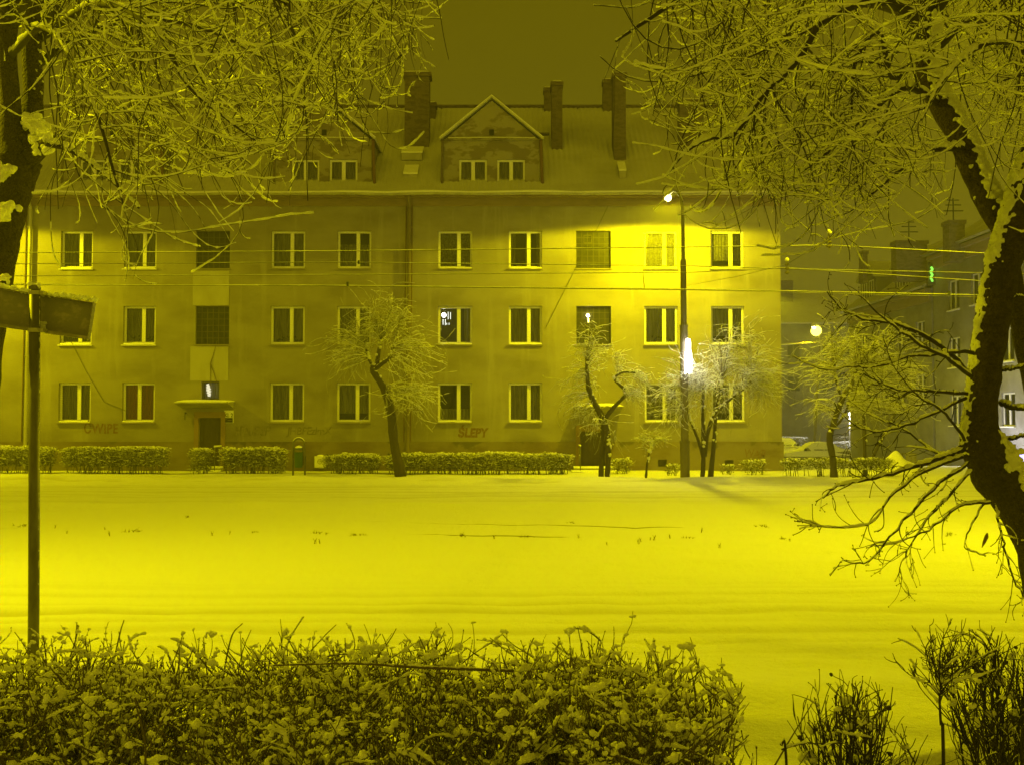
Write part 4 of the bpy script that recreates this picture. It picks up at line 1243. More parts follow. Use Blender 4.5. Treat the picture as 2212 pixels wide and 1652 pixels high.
# deep cushion in the crook on the right of the elbow
for (px, py, s) in ((2160, 955, .05), (2170, 975, .07), (2182, 995, .085), (2196, 1012, .09), (2212, 1030, .09), (2190, 1030, .07), (2172, 1000, .06), (2225, 1050, .09), (2158, 935, .03), (2205, 1050, .06)):
    cake.blobs(np.array(P(px, py, YT - .08))[None] + rng.normal(0, s * .42, (16, 3)), s * rng.uniform(.24, .54, 16), rng, ICO2, .3)
LIMB = [
    limb_pts([(2018, 20, 7.9, 30), (1900, -90, 7.6, 24), (1740, -110, 7.2, 18), (1560, -60, 6.9, 13), (1420, 30, 6.7, 9), (1330, 90, 6.6, 5)]),
    limb_pts([(2010, 60, 7.9, 28), (1900, 0, 7.4, 20), (1778, 46, 6.9, 17), (1750, 88, 6.85, 16), (1708, 148, 6.8, 15), (1655, 196, 6.7, 13), (1609, 262, 6.6, 11), (1578, 296, 6.6, 10), (1532, 300, 6.5, 8), (1480, 330, 6.5, 6), (1440, 380, 6.45, 4)]),
    limb_pts([(2000, 120, 7.9, 24), (1960, 40, 8.3, 19), (1860, 10, 8.8, 15), (1740, 50, 9.3, 11), (1640, 120, 9.6, 8)]),
    limb_pts([(1990, -120, 7.8, 26), (1800, -240, 7.4, 20), (1600, -220, 7.0, 15), (1420, -120, 6.6, 10)]),
    limb_pts([(2040, 235, 7.8, 18), (1960, 190, 7.5, 14), (1880, 240, 7.2, 11), (1800, 320, 7.0, 8), (1720, 380, 6.9, 6)]),
    limb_pts([(2080, 320, 7.6, 14), (2000, 330, 7.4, 10), (1930, 380, 7.2, 8), (1860, 440, 7.1, 5)]),
    limb_pts([(2018, 30, 7.9, 24), (2090, -60, 7.6, 20), (2180, -80, 7.3, 15), (2270, 20, 7.0, 10), (2300, 160, 6.9, 6)]),
    limb_pts([(2030, 100, 7.9, 18), (2100, 40, 8.2, 14), (2180, 90, 8.5, 10), (2240, 190, 8.7, 7)]),
    limb_pts([(2290, 200, 7.2, 26), (2200, 100, 6.8, 16), (2120, 100, 6.4, 11), (2040, 170, 6.1, 8), (1990, 260, 6.0, 5)]),
    limb_pts([(2000, 100, 7.9, 16), (1930, 170, 7.3, 12), (1900, 70, 6.9, 10), (1850, 130, 6.7, 8), (1840, 230, 6.6, 6), (1845, 330, 6.5, 4)]),
]
for p, r in LIMB:
    knobbly(wood, p, r, 8, rng, .06); snow_on(snow, p[None], r[None], rng, .015, .93, k=8, sub=5)
DR = [(1330, -260), (2500, -260), (2500, 330), (2120, 430), (1960, 470), (1820, 460), (1660, 440), (1560, 430), (1470, 330), (1400, 230), (1350, 60)]
SR_ = [(1250, -420), (2700, -420), (2700, 560), (2130, 560), (2060, 600), (1980, 540), (1880, 610), (1760, 560), (1640, 570), (1560, 520), (1480, 520), (1400, 460), (1330, 420), (1282, 330), (1320, 270), (1262, 90)]
crown(tr, wood, snow, LIMB, rng, DR, SR_, 165, 760, 1900, keep=.2, avoid=[(1985, 120), (2030, 120), (2190, 480), (2212, 560), (2090, 560), (2090, 440), (2040, 330)])
# single branches leaving the trunk low down, as traced in the photograph
LOW = [
    [(2098, 810, 7.1, 15), (2028, 745, 6.9, 12), (1946, 703, 6.8, 9), (1865, 688, 6.75, 6), (1816, 668, 6.7, 5), (1788, 630, 6.7, 3)],
    [(2096, 812, 7.0, 13), (2040, 770, 6.7, 10), (1985, 742, 6.5, 8), (1925, 700, 6.4, 6), (1875, 655, 6.3, 4), (1850, 634, 6.3, 3)],
    [(2100, 760, 7.0, 12), (2040, 762, 6.8, 9), (1960, 772, 6.6, 7), (1890, 792, 6.5, 6), (1840, 790, 6.5, 5), (1780, 800, 6.45, 4), (1712, 770, 6.4, 3)],
    [(2092, 850, 7.1, 11), (2010, 845, 7.2, 8), (1930, 838, 7.3, 6), (1860, 805, 7.4, 4)],
    [(2088, 860, 7.1, 10), (2000, 900, 6.9, 8), (1920, 930, 6.7, 6), (1850, 920, 6.6, 4), (1800, 870, 6.6, 3)],
    [(2080, 970, 7.1, 15), (2000, 1000, 6.8, 12), (1900, 1030, 6.5, 9), (1810, 1050, 6.4, 6), (1780, 1075, 6.4, 4)],
    [(2082, 985, 7.0, 13), (2000, 1015, 6.6, 10), (1930, 1065, 6.3, 8), (1880, 1130, 6.2, 5), (1790, 1138, 6.1, 4), (1758, 1128, 6.1, 3)],
    [(2090, 1000, 7.0, 11), (2010, 1060, 6.7, 9), (1930, 1150, 6.5, 6), (1870, 1215, 6.4, 4), (1815, 1205, 6.4, 3)],
    [(2100, 1015, 7.0, 9), (2040, 1080, 6.9, 7), (1990, 1140, 6.8, 5), (1955, 1200, 6.8, 3), (1935, 1255, 6.8, 2.5)],
    [(2140, 1085, 7.1, 9), (2080, 1090, 6.9, 7), (2010, 1140, 6.8, 5), (1940, 1170, 6.7, 3), (1890, 1180, 6.7, 2.5)],
    [(2150, 1090, 7.1, 8), (2165, 1160, 6.9, 6), (2185, 1240, 6.8, 5), (2214, 1290, 6.75, 4)],
    [(2130, 1075, 7.1, 7), (2100, 1130, 7.0, 5), (2085, 1180, 6.9, 3), (2130, 1200, 6.9, 2.5)],
    [(2084, 950, 7.0, 9), (2040, 890, 6.6, 7), (1990, 860, 6.4, 5), (1930, 790, 6.3, 3), (1905, 720, 6.3, 2.5)],
    [(2078, 960, 7.1, 9), (2030, 980, 7.2, 7), (1960, 930, 7.4, 5), (1890, 900, 7.5, 4), (1830, 860, 7.6, 3)],
    [(2165, 800, 7.2, 10), (2195, 795, 7.1, 8), (2240, 780, 7.0, 7)],
    [(2160, 870, 7.2, 16), (2190, 880, 7.1, 14), (2230, 885, 7.0, 12)],
    [(2170, 950, 7.2, 11), (2195, 945, 7.1, 9), (2235, 932, 7.0, 8)],
    [(2170, 660, 7.2, 8), (2200, 640, 7.1, 6), (2240, 650, 7.0, 5)],
]
lp = np.stack([limb_pts(s_, 22)[0] for s_ in LOW]); lr = np.stack([limb_pts(s_, 22)[1] for s_ in LOW])
lr = lr * .74; lp += rng.normal(0, .004, lp.shape)
wood.tubes(lp, lr, k=7, jitter=.1, rng=rng); snow_on(snow, lp, lr, rng, .0095, .8, sub=4)
p, t, r, a = sample_on(lp[:14], lr[:14], 140, rng, .12, 1.0)
d = side_dir(t, rng, .5, 1.1, .8); d += t * .2
b2 = grow(p, d, rng.uniform(.05, .30, 140), 9, rng.uniform(-.1, .5, 140), .22, .3, rng)
r2 = twig_rad(np.clip(r * .55, .0022, .0042), 9, .5)
wood.tubes(b2, r2, k=5); snow_on(snow, b2, r2, rng, .0065, .62)
p, t, r, a = sample_on(b2, r2, 300, rng, .1, 1.0)
b3 = grow(p, side_dir(t, rng, .5, 1.2), rng.uniform(.02, .14, 300), 5, .1, .2, .2, rng)
wood.tubes(b3, twig_rad(rng.uniform(.0018, .0027, 300), 5, .8), k=4)
wood.blobs(np.concatenate([b3[:, -1], b2[:, -1]]), .0042, rng, ICO1, .2)
fuse(cake.build('trunk_snow', M['snow_twig'], tr, smooth=True), .009, .009, 60, 3)
snow.build('snow', M['snow_twig'], tr, smooth=True)
wood.build('branches', M['twig'], tr, smooth=True)
lf = MB(); c = P(2127, 1165, 6.9)
pts = [P(2133, 1150, 6.9), P(2131, 1158, 6.9), P(2126, 1170, 6.89), P(2121, 1182, 6.9)]
lf.tube(pts, [.004, .014, .011, .002], k=6); lf.build('dead_leaf', M['leaf_dry'], tr, smooth=True)


# ---- pollarded trees in front of the block: mop heads of fine drooping shoots
def mop_tree(label, stems, heads, seed, n1, n2, thick=.0105, droop=(.3, 1.2), group='pollarded street trees before the apartment block', L=(.7, 1.5)):
    rng = np.random.default_rng(seed)
    b0 = P(*stems[0][0][:3]); bx, by = b0.x, b0.y
    t = thing('tree', label, 'tree', (bx, by, gz1(bx, by)), group)
    m = MB(); ends = []
    for s_ in stems:
        p, r = limb_pts(s_, 26); r = r * .74
        if s_[0][1] > 1000:
            p[0, 2] = min(p[0, 2], gz1(*p[0, :2]) - .1)
        knobbly(m, p, r, 10, rng, .12); ends.append((p, r))
    m.build('trunk', M['bark_far'], t, smooth=True)
    w_ = MB(); sn = MB()
    c = []
    for (px, py, y, rad, k) in heads:
        q = rng.normal(0, 1, (k, 3)); q = unit(q) * rad * rng.uniform(0, 1, (k, 1)) ** .5 * y / F
        c.append(np.array(P(px, py, y))[None] + q)
    c = np.concatenate(c)
    # shoots rise out of knuckles along the stems
    allp = np.concatenate([e[0][10:] for e in ends])
    tip = c[rng.integers(0, len(c), n1)]
    dd = ((tip[:, None] - allp[None]) ** 2).sum(-1); st = allp[np.argmin(dd + rng.uniform(0, .5, dd.shape), 1)]
    mid = (st + tip) / 2 + rng.normal(0, .12, tip.shape) + [0, 0, .12]
    u = np.linspace(0, 1, 10)[None, :, None]
    b1 = (1 - u) ** 2 * st[:, None] + 2 * u * (1 - u) * mid[:, None] + u ** 2 * tip[:, None]
    r1 = twig_rad(rng.uniform(.007, .013, n1), 10, .4)
    w_.tubes(b1, r1, k=5)
    p, tt, r, a = sample_on(b1, r1, n2, rng, .3, 1.0)
    out_ = unit(p - c.mean(0)[None]) + rng.normal(0, .55, p.shape); out_[:, 2] += .25
    b2 = grow(p, out_, rng.uniform(*L, n2) * rng.uniform(.4, 1, n2), 9, rng.uniform(*droop, n2), .4, rng.uniform(0, .9, n2), rng)
    r2 = twig_rad(rng.uniform(.004, .0068, n2), 9, .5)
    w_.tubes(b2, r2, k=4)
    w_.build('shoots', M['twig_far'], t, smooth=True)
    snow_on(sn, b2, r2, rng, thick, .66, k=5); snow_on(sn, b1, r1, rng, thick * 1.3, .8, k=5)
    for p, r in ends: snow_lumps(sn, p[8:], r[8:], rng, (.3, -.2, .9), 14, .05, .3, .85)
    sn.build('snow', M['snow_twig'], t, smooth=True)
    return t


mop_tree('leaning pollarded tree with a wide drooping mop head, standing before the long hedge',
         [[(866, 1024, 35.0, 34), (852, 960, 35, 27), (844, 890, 35, 24), (830, 840, 35, 21), (806, 800, 35, 18), (814, 785, 35, 14), (818, 760, 35, 11), (822, 735, 35, 8)], [(808, 800, 35, 12), (826, 785, 34.8, 12), (842, 772, 34.7, 10), (850, 745, 34.6, 7)], [(808, 798, 35, 10), (795, 770, 35.2, 8), (790, 740, 35.3, 5)]],
         [(760, 740, 35, 62, 60), (830, 700, 35, 62, 70), (900, 760, 35, 62, 70), (800, 680, 34.8, 40, 40), (870, 830, 34.8, 62, 50), (925, 850, 35, 40, 40), (735, 780, 35, 36, 25), (860, 670, 35, 40, 40)], 101, 200, 900, L=(.7, 1.7))
mop_tree('pollarded tree with two crooked stems before the right door',
         [[(1298, 1033, 33.5, 15), (1300, 980, 33.5, 14), (1304, 940, 33.5, 16), (1300, 900, 33.5, 20), (1284, 870, 33.5, 17), (1272, 840, 33.5, 14), (1268, 800, 33.5, 12), (1268, 770, 33.5, 8)], [(1311, 1033, 33.4, 15), (1314, 990, 33.4, 16), (1311, 950, 33.4, 20), (1306, 915, 33.4, 22)], [(1306, 905, 33.5, 16), (1325, 880, 33.4, 13), (1352, 852, 33.3, 11), (1354, 846, 33.3, 10), (1330, 822, 33.2, 9), (1330, 812, 33.2, 8), (1350, 803, 33.2, 7), (1380, 806, 33.2, 5)]],
         [(1285, 730, 33.5, 40, 60), (1290, 760, 33.5, 52, 60), (1240, 820, 33.5, 36, 36), (1225, 870, 33.4, 26, 30), (1260, 905, 33.3, 30, 36), (1370, 830, 33.2, 44, 60), (1315, 915, 33.4, 24, 20), (1300, 800, 33.5, 50, 40)], 102, 150, 620, L=(.5, 1.2))
mop_tree('bushy many stemmed pollarded tree beside the tall dark street lamp',
         [[(1517, 1037, 32.6, 14), (1520, 980, 32.6, 13), (1519, 930, 32.6, 12), (1518, 880, 32.6, 10), (1520, 830, 32.6, 7)], [(1534, 1036, 32.7, 18), (1540, 980, 32.7, 13), (1544, 930, 32.7, 11), (1548, 880, 32.7, 8), (1560, 820, 32.7, 6)], [(1522, 985, 32.6, 12), (1530, 930, 32.6, 11), (1546, 892, 32.5, 10), (1580, 860, 32.4, 8), (1620, 830, 32.4, 5)], [(1519, 990, 32.6, 9), (1508, 950, 32.6, 8), (1494, 915, 32.5, 7), (1484, 890, 32.5, 5)]],
         [(1480, 810, 32.5, 62, 70), (1560, 760, 32.7, 66, 90), (1620, 790, 32.6, 60, 80), (1660, 830, 32.6, 36, 36), (1540, 840, 32.5, 66, 60), (1440, 830, 32.4, 30, 30), (1600, 720, 32.8, 34, 36), (1450, 880, 32.4, 24, 20)], 103, 240, 1200, L=(.7, 1.6))
mop_tree('pollarded tree with a thick bent trunk at the corner of the side street',
         [[(1802, 1034, 33.8, 23), (1799, 990, 33.8, 20), (1792, 945, 33.8, 19), (1802, 910, 33.8, 17), (1812, 880, 33.8, 17), (1826, 850, 33.8, 17), (1842, 825, 33.8, 14), (1850, 800, 33.8, 10)], [(1800, 925, 33.8, 9), (1818, 905, 33.7, 7), (1832, 875, 33.7, 6), (1834, 850, 33.7, 4)], [(1818, 860, 33.8, 8), (1808, 830, 33.9, 7), (1800, 790, 34, 5)]],
         [(1760, 800, 33.8, 50, 50), (1830, 740, 33.8, 60, 90), (1900, 750, 33.8, 70, 100), (1960, 790, 33.8, 60, 80), (1900, 840, 33.6, 70, 80), (1980, 870, 33.8, 40, 40), (1760, 870, 33.8, 30, 25), (1850, 830, 33.8, 60, 60)], 104, 250, 1000, L=(.6, 1.4))
mop_tree('slim upright bare tree among the twiggy hedge at the side street corner',
         [[(1869, 1030, 35, 13), (1868, 980, 35, 11), (1867, 930, 35, 10), (1864, 870, 35, 9), (1854, 825, 35, 7), (1846, 800, 35, 4)]], [(1850, 800, 35, 26, 20), (1862, 850, 35, 24, 20)], 105, 26, 90, group='young trees at the side street corner')
mop_tree('slanting bare young tree behind the slim upright one at the side street corner',
         [[(1880, 1030, 37, 11), (1886, 988, 37, 10), (1904, 950, 37, 9), (1922, 915, 37, 8), (1940, 882, 37, 7), (1956, 850, 37, 4)]], [(1945, 860, 37, 26, 20), (1960, 830, 37, 30, 20)], 106, 26, 90, group='young trees at the side street corner')
mop_tree('thin sapling left of the tall street lamp', [[(1395, 1034, 32.8, 8), (1398, 1000, 32.8, 6), (1404, 970, 32.8, 5), (1412, 948, 32.8, 4)]], [(1400, 945, 32.8, 22, 20), (1425, 950, 32.8, 18, 16), (1380, 955, 32.8, 16, 10)], 107, 34, 130, L=(.15, .45), group='young trees before the block')
# ================================================================ HEDGES AND SHRUBS
def far_hedge(label, px0, px1, py_top, y, dep=.75, seed=1, dens=1.0, leggy=.25, group='clipped hedges before the block', name='hedge', base=None):
    rng = np.random.default_rng(seed)
    x0, x1 = P(px0, 1000, y).x, P(px1, 1000, y).x
    zg = gz1((x0 + x1) / 2, y) if base is None else base
    zt = P(1106, py_top, y).z; h = zt - zg; L = x1 - x0; bare = 'leggy' in label or 'twiggy' in label or 'leafless' in label
    t = thing(name, label, 'hedge' if name == 'hedge' else 'shrub', ((x0 + x1) / 2, y + dep / 2, zg), group)
    w_ = MB(); sn = MB()
    # stems
    n0 = max(6, int(26 * L * dens))
    b0 = np.stack([rng.uniform(x0 + .08, x1 - .08, n0), y + rng.uniform(.1, dep - .1, n0), np.full(n0, zg - .05)], -1)
    d0 = np.stack([rng.normal(0, .16, n0), rng.normal(0, .16, n0), np.ones(n0)], -1)
    s0 = grow(b0, d0, rng.uniform(.75, 1.0, n0) * (h + .05), 9, 0, .12, 0, rng)
    w_.tubes(s0, twig_rad(rng.uniform(.009, .016, n0), 9, .4), k=4)
    # twigs through the whole clipped volume, thinner on the ground below
    n1 = int(1500 * L * dens * (h / .9))
    zz = zg + h * (leggy + (1 - leggy) * rng.uniform(0, 1, n1) ** .75)
    xx, yy = rng.uniform(x0, x1, n1), y + dep * rng.uniform(0, 1, n1) ** 1.3
    top = zt - .05 + .06 * (vnoise(xx * 2.4, yy * 2, seed) - .5) * 2 - .10 * np.clip((np.abs(xx - (x0 + x1) / 2) / (L / 2)) ** 10, 0, 1)
    zz = np.minimum(zz, top - rng.uniform(0, .06, n1))
    p = np.stack([xx, yy, zz], -1)
    d = rng.normal(0, 1, (n1, 3)) * [1, .8, .6] + [0, -.25, .25]
    b1 = grow(p, d, rng.uniform(.08, .26, n1), 5, 0, .25, .2, rng)
    b1[..., 2] = np.minimum(b1[..., 2], top[:, None] + .03)
    w_.tubes(b1, twig_rad(rng.uniform(.004, .008, n1), 5, .6), k=3)
    # a few withered leaves
    n2 = int(900 * L * dens)
    lp = np.stack([rng.uniform(x0, x1, n2), y + dep * rng.uniform(.05, 1, n2), zg + h * (leggy + (.96 - leggy) * rng.uniform(0, 1, n2))], -1)
    a = unit(rng.normal(0, 1, (n2, 3))) * .028; b_ = unit(rng.normal(0, 1, (n2, 3))) * .020
    q = MB(); v = np.stack([lp - a, lp + b_, lp + a, lp - b_], 1).reshape(-1, 3)
    q.add(v, np.arange(n2 * 4).reshape(-1, 4)); q.build('leaves', M['leaf_hedge'], t)
    w_.build('twigs', M['hedge_twig'], t, smooth=True)
    # snow: cap on top in lumps, dabs on the flank
    nt_ = int((30 if bare else 95) * L)
    c = np.stack([rng.uniform(x0, x1, nt_), y + dep * rng.uniform(0, 1, nt_), np.zeros(nt_)], -1)
    c[:, 2] = zt - .045 + .06 * (vnoise(c[:, 0] * 2.4, c[:, 1] * 2, seed) - .5) * 2 - .10 * np.clip((np.abs(c[:, 0] - (x0 + x1) / 2) / (L / 2)) ** 10, 0, 1) + rng.uniform(-.05, .02, nt_)
    sn.blobs(c, rng.uniform(.018, .042, nt_), rng, ICO1, .3, stretch=rng.uniform(1, 2.2, nt_), axis=rng.normal(0, 1, (nt_, 3)) * [1, 1, .2])
    k = rng.permutation(n1)[:int(n1 * (.10 if bare else .25))]
    k = k[rng.uniform(0, 1, len(k)) < np.clip((zz[k] - zg) / h * 1.25, .1, 1)]
    snow_on(sn, b1[k], twig_rad(np.full(len(k), .006), 5, .8), rng, .013, .8, k=4)
    sn.build('snow', M['snow_twig'], t, smooth=True)
    return t


HY = 36.1
far_hedge('snow dusted clipped hedge cut off by the left picture edge', -160, 104, 963, HY, seed=201)
far_hedge('snow dusted clipped hedge between the left drainpipe and the left door', 131, 352, 964, HY, seed=202)
far_hedge('small rounded snowy shrub just left of the left door', 408, 449, 967, HY, .6, 203, leggy=.1, name='shrub', group='shrubs before the block')
far_hedge('short clipped hedge right of the left door, with a low gap near its right end', 475, 588, 966, HY, .7, 204)
far_hedge('narrow clipped shrub closing the hedge left of the litter bin', 579, 612, 967, HY - .1, .6, 205, leggy=.05, name='shrub', group='shrubs before the block')
far_hedge('shaded brownish clipped hedge right of the litter bin', 698, 818, 979, HY, .7, 206, .9)
far_hedge('long snow topped clipped hedge behind the leaning mop headed tree', 832, 1232, 977, HY - .1, .8, 207)
far_hedge('sparse low twiggy hedge right of the right door steps', 1322, 1364, 990, HY, .5, 208, .35, .1)
far_hedge('sparse leafless shrub at the foot of the tall street lamp', 1440, 1474, 1000, 34.5, .5, 209, .22, .15, name='shrub', group='twiggy shrubs at the right end of the block')
far_hedge('thin twiggy shrub below the rightmost basement window', 1560, 1592, 1000, 35.5, .5, 210, .2, .15, name='shrub', group='twiggy shrubs at the right end of the block')
far_hedge('sparse twiggy shrub under the wall writing at the right corner of the block', 1606, 1656, 992, 35.5, .5, 211, .35, .15, name='shrub', group='twiggy shrubs at the right end of the block')
far_hedge('leggy bush between the block corner and the thick bent tree', 1696, 1737, 989, 33.6, .6, 212, .5, .4, name='shrub', group='leggy bushes along the side street corner')
far_hedge('leggy hedge with bare stems behind the thick bent tree', 1738, 1850, 988, 34.6, .7, 213, .5, .4, group='leggy bushes along the side street corner')
far_hedge('dark flaring leggy hedge left of the snow heap', 1851, 1932, 988, 34.6, .7, 214, .6, .35, group='leggy bushes along the side street corner')
far_hedge('upper snow capped hedge row far behind the parked cars', 1816, 1990, 941, 88, 1.4, 215, .16, .05, group='hedge rows beyond the parked cars')
far_hedge('lower snow capped hedge row behind the parked cars', 1806, 1990, 952, 82, 1.4, 216, .16, .05, group='hedge rows beyond the parked cars')
far_hedge('snowy hedge behind the pale car roof next to the block corner', 1660, 1746, 942, 86, 1.4, 217, .16, .05, group='hedge rows beyond the parked cars')

# ---- the big hedge under the camera
rng = np.random.default_rng(301)
HX0, HX1, HY0, HY1, HZ = -2.55, .70, 2.98, 3.92, 1.118
nh = thing('hedge', 'large untrimmed snow laden hedge filling the bottom foreground', 'hedge', ((HX0 + HX1) / 2, (HY0 + HY1) / 2, 0), 'foreground shrubs')
wood, snow = MB(), MB()


def htop(x, y):
    return HZ + .05 * (vnoise(x * 2.2, y * 2.2, 77) - .5) - .07 * np.clip((x - .45) / .35, 0, 1) ** 2 - .07 * np.clip((x + .35) / 1.0, 0, 1) * (1 - (y - HY0)) * .5


def bush(wood, snow, rng, base, dirs, length, tops, n_br, n_tw, thick, sn_cover, wander=.10, r0=(.006, .011), sn_k=6, xlim=None):
    """many stemmed bush: stems > branches > upright twigs, trimmed at the height tops(x, y)"""
    s0 = grow(base, dirs, length, 16, .0, wander, .1, rng)
    R0 = twig_rad(rng.uniform(*r0, len(base)), 16, .25)
    def clip(b_):
        hz = tops(b_[..., 0], b_[..., 1]) + rng.uniform(-.03, .018, (len(b_), 1)) + (rng.uniform(0, 1, (len(b_), 1)) < .02) * .03
        ok = (b_[..., 2] > hz).mean(1) < .12
        if xlim is not None:
            lo_, hi_ = xlim(b_[..., 1]); ok &= ((b_[..., 0] < lo_) | (b_[..., 0] > hi_)).mean(1) < .05
        return b_[ok]
    hz = tops(s0[..., 0], s0[..., 1]); s0[..., 2] *= np.minimum(1, (hz - .09)[:, -1:] / np.maximum(s0[:, -1:, 2], .05))
    wood.tubes(s0, R0, k=6, jitter=.08, rng=rng)
    p, t, r, a = sample_on(s0, R0, int(n_br * 1.5), rng, .30, 1.0); n_br = len(p)
    d = side_dir(t, rng, .35, 1.25); d[:, 2] += .10
    b1 = clip(grow(p, d, rng.uniform(.10, .38, n_br), 9, rng.uniform(-.5, .3, n_br), .22, .3, rng)); R1 = twig_rad(rng.uniform(.0020, .0040, len(b1)), 9, .5)
    wood.tubes(b1, R1, k=5)
    p, t, r, a = sample_on(b1, R1, int(n_tw * 1.3), rng, .15, 1.0); n_tw = len(p)
    d = side_dir(t, rng, .4, 1.2); d[:, 2] += .22
    b2 = clip(grow(p, d, rng.uniform(.04, .15, n_tw), 6, rng.uniform(-.6, .1, n_tw), .22, .2, rng)); n_tw = len(b2); R2 = twig_rad(rng.uniform(.0012, .0021, n_tw), 6, .7)
    wood.tubes(b2, R2, k=4)
    wood.blobs(b2[::2, -1], .0026, rng, ICO1, .2, stretch=np.full(len(b2[::2]), 1.7), axis=b2[::2, -1] - b2[::2, -2] + [0, 0, 1e-4])
    if sn_cover > 0:
        snow_on(snow, s0, R0, rng, thick * .8, sn_cover * .8, k=sn_k, sub=3); snow_on(snow, b1, R1, rng, thick, sn_cover, k=sn_k, sub=3); k = rng.permutation(n_tw)[:int(n_tw * .6)]
        snow_on(snow, b2[k], R2[k], rng, thick * .8, sn_cover, k=5)
    return s0, b1, b2


n = 330
by_ = rng.uniform(HY0 + .08, HY1 - .08, n)
base = np.stack([HX0 + .1 + rng.uniform(0, 1, n) * (HX1 + .2 * (by_ - HY0) - HX0 - .2), by_, np.zeros(n)], -1)
dirs = np.stack([rng.normal(0, .10, n), rng.normal(0, .10, n), np.ones(n)], -1)
s0, b1, b2 = bush(wood, snow, rng, base, dirs, rng.uniform(.85, 1.15, n), htop, 4200, 14000, .0075, .8, wander=.11, r0=(.0032, .0072), xlim=lambda yy: (HX0, HX1 + .2 * (yy - HY0)))
# long bent rods lying over the top
for spec in ([(590, 1436, 3.25, 3), (760, 1432, 3.25, 5), (900, 1440, 3.27, 6), (1110, 1448, 3.3, 7)], [(1230, 1590, 3.05, 5), (1330, 1630, 3.02, 7), (1420, 1668, 3.0, 9)], [(524, 1345, 3.85, 2), (500, 1375, 3.8, 3), (480, 1470, 3.75, 4)], [(268, 1338, 3.9, 2), (258, 1372, 3.88, 3), (235, 1480, 3.8, 4)]):
    p, r = limb_pts(spec, 18); wood.tubes(p[None], r[None], k=6); snow_on(snow, p[None], r[None], rng, .0055, .9, sub=4)
# cushions caught in the forks, heaviest on top
cand = np.concatenate([b1[:, 2:].reshape(-1, 3), b2.reshape(-1, 3)])
dep_ = htop(cand[:, 0], cand[:, 1]) - cand[:, 2]
pr = np.where(dep_ < .07, 1.0, np.clip(.42 - dep_ * .75, .06, 1)) * np.where(dep_ < -.015, .12, 1)
pr = pr * (.35 + 1.1 * vnoise(cand[:, 0] * 9, cand[:, 1] * 9 + cand[:, 2] * 9, 23))
c = cand[rng.choice(len(cand), 11500, replace=False, p=pr / pr.sum())] + [0, 0, .004]
m_ = len(c)
ax = unit(rng.normal(0, 1, (m_, 3)) * [1, .8, .28]); big = np.exp(rng.normal(-.38, .36, m_)); ln = rng.uniform(.006, .024, m_) * big; th_ = rng.uniform(.0045, .0088, m_) * big
K = 11
u = rng.uniform(-1, 1, (m_, K)); jit = rng.normal(0, 1, (m_, K, 3)) * (th_ * .42)[:, None, None] * [1, 1, .7]
pc = c[:, None] + ax[:, None] * (u * ln[:, None])[..., None] + jit
snow.blobs(pc.reshape(-1, 3), (th_[:, None] * rng.uniform(.5, 1.0, (m_, K)) * (1.1 - .45 * np.abs(u))).ravel(), rng, ICO2, .30)
# small crumbs dusted over the twigs between them
n = 9000
c = np.concatenate([b1.reshape(-1, 3), b2.reshape(-1, 3)]); c = c[rng.integers(0, len(c), n)] + rng.normal(0, .002, (n, 3)) + [0, 0, .004]
c = c[rng.uniform(0, 1, n) < np.clip((c[:, 2] - .62) / .35, .05, 1)]
snow.blobs(c, rng.uniform(.0025, .0065, len(c)), rng, ICO1, .4, stretch=rng.uniform(1, 2, len(c)), axis=rng.normal(0, 1, (len(c), 3)) * [1, 1, .4])
# curled brown-green leaves that stayed on
n = 2600
lp = np.stack([rng.uniform(HX0, HX1 - .03, n), rng.uniform(HY0, HY1, n), rng.uniform(.45, 1.0, n)], -1); lp[:, 2] = np.minimum(lp[:, 2], htop(lp[:, 0], lp[:, 1]) - .01)
a = unit(rng.normal(0, 1, (n, 3))) * rng.uniform(.007, .014, (n, 1)); b_ = unit(np.cross(a, rng.normal(0, 1, (n, 3)))) * .005
up = unit(np.cross(a, b_)) * .004
v = np.stack([lp - a, lp - a * .2 + b_ + up, lp + a + up * 1.5, lp - a * .2 - b_ + up], 1).reshape(-1, 3)
q = MB(); q.add(v, np.arange(n * 4).reshape(-1, 4)); q.build('leaves', M['leaf_hedge'], nh)
fuse(snow.build('snow', M['snow_twig'], nh, smooth=True), .0042, .004, 130, 5); wood.build('twigs', M['privet'], nh, smooth=True)


